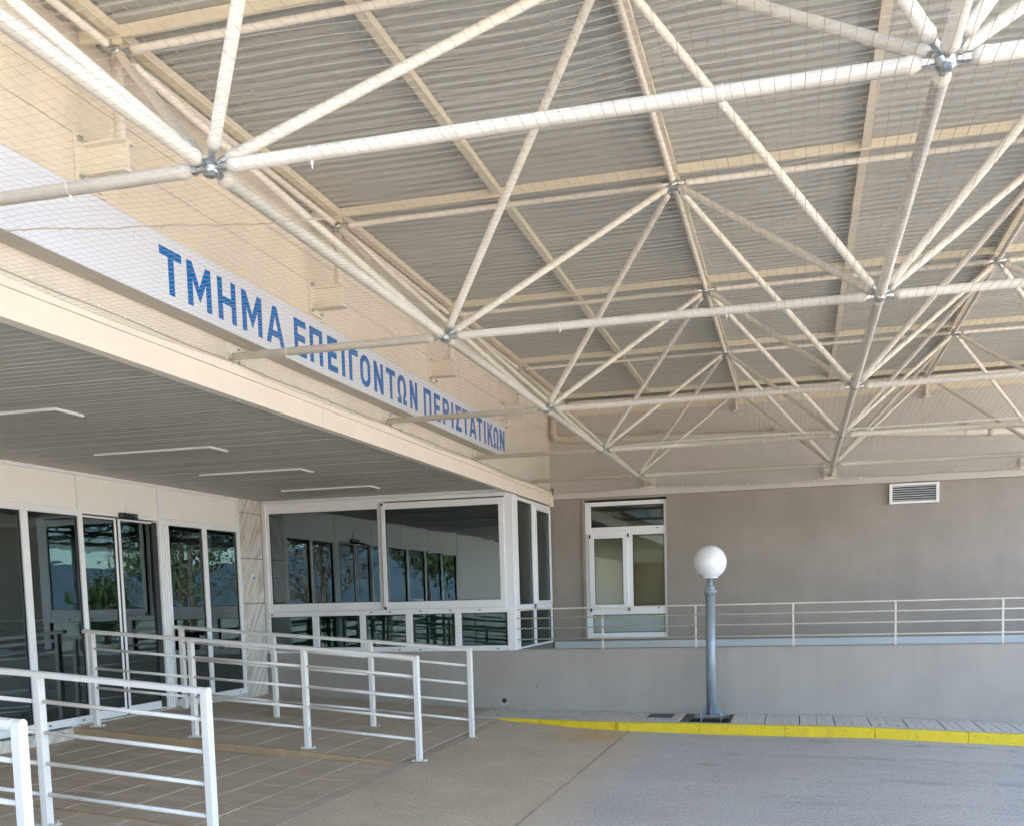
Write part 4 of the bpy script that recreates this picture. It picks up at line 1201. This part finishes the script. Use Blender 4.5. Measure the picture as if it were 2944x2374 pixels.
# drain cover in the pavement
dc = thing('drain_cover', 'rusty dark rectangular drain cover set in the grey pavement', 'drain cover', (2.15, 9.68, .825))
cz = z_pave(2.15) + .0045
part('cover_plate', MB().cbox(1.985, 9.49, cz - .01, 2.325, 9.885, cz + .002, .002), M['cover'], dc)
for k in range(6):
    part('rib', MB().box(2.01, 9.53 + k * .058, cz + .0021, 2.30, 9.553 + k * .058, cz + .006), M['cover'], dc)

# ================================================================== BEYOND (seen in the glass): trees and hills
def tree(name, label, x, y, h, seed, leafm, density, grp='trees across the yard'):
    R_ = random.Random(seed)
    t = thing(name, label, 'tree', (x, y, 0.1), grp)
    b = MB()
    b.lathe_along((x, y, 0.1), (x + .2, y, h * .75), [(0, .20), (.5, .14), (1, .05)], 9)
    tips = []
    for k in range(16):
        z0 = h * R_.uniform(.22, .7); a = R_.uniform(0, 6.28); L = h * R_.uniform(.18, .34)
        p0 = Vector((x + .2 * z0 / h, y, z0)); p1 = p0 + Vector((math.cos(a) * L, math.sin(a) * L, L * R_.uniform(.3, .9)))
        b.lathe_along(p0, p1, [(0, .06), (1, .015)], 6)
        tips.append(p1); tips.append((p0 + p1) / 2)
        for q in range(3):
            p2 = p1 + Vector((R_.uniform(-1, 1), R_.uniform(-1, 1), R_.uniform(0, 1))) * L * .4
            b.lathe_along(p0.lerp(p1, .6 + .1 * q), p2, [(0, .025), (1, .006)], 5)
            tips.append(p2)
    part('trunk', b, M['bark'], t)
    c = MB(); vs = []; fs = []
    for p in tips:
        for q in range(density):
            s_ = R_.uniform(.06, .16)
            cc = p + Vector((R_.gauss(0, .42), R_.gauss(0, .42), R_.gauss(0, .34)))
            u = Vector((R_.uniform(-1, 1), R_.uniform(-1, 1), R_.uniform(-1, 1))).normalized(); w = u.orthogonal().normalized() * s_ * .6; u = u * s_
            o = len(vs); vs += [cc - u, cc + w, cc + u, cc - w]; fs.append((o, o + 1, o + 2, o + 3))
    c.add(vs, fs)
    part('crown', c, leafm, t)
tree('broadleaf_tree', 'dense green tree mirrored in the side panes by the pillar', 18.5, -22, 9.5, 1, M['leaf'], 26)
tree('broadleaf_tree', 'tall green tree reflected beside the sliding door', 21.0, -25, 10.5, 2, M['leaf'], 18)
tree('blocker_tree', 'dense dark evergreen added to darken the mirrored panes, nearest the building wing', 3.5, -23, 9.0, 11, M['leaf'], 60)  # added to block the bright background in the doubly mirrored door panes
tree('blocker_tree', 'broad dark evergreen added to darken the mirrored panes, between the wing and the bare trees', 7.0, -26, 9.5, 12, M['leaf'], 60)  # second added blocker for the same mirrored panes
tree('bare_tree', 'sparse brown tree mirrored in the bay window', 10.5, -21, 8.0, 3, M['leaf_bare'], 7)
tree('bare_tree', 'second sparse brown tree farther right in the bay reflection', 12.8, -24, 8.5, 4, M['leaf_bare'], 7)
tree('bare_tree', 'thin leafless tree reflected in the right sliding door', 24.0, -27, 9.0, 6, M['leaf_bare'], 6)
tree('broadleaf_tree', 'low green tree at the far side of the yard', 30, -30, 4.0, 5, M['leaf'], 50)
hl = MB()
ring = []
for k in range(73):
    a = math.pi + math.pi * k / 72
    hgt = 95 + 70 * abs(math.sin(k * .19)) + 20 * math.sin(k * .71)
    ring.append(((math.cos(a) * 2600, math.sin(a) * 2600), hgt))
vs = []
for (x, y), h in ring: vs += [(x * .8, y * .8, -2), (x, y, h), (x * 1.2, y * 1.2, -2)]
fs = []
for k in range(72):
    for q in (0, 1): fs.append((k * 3 + q, k * 3 + q + 1, (k + 1) * 3 + q + 1, (k + 1) * 3 + q))
hl.add(vs, fs)
structure('hills', hl, M['hill'])
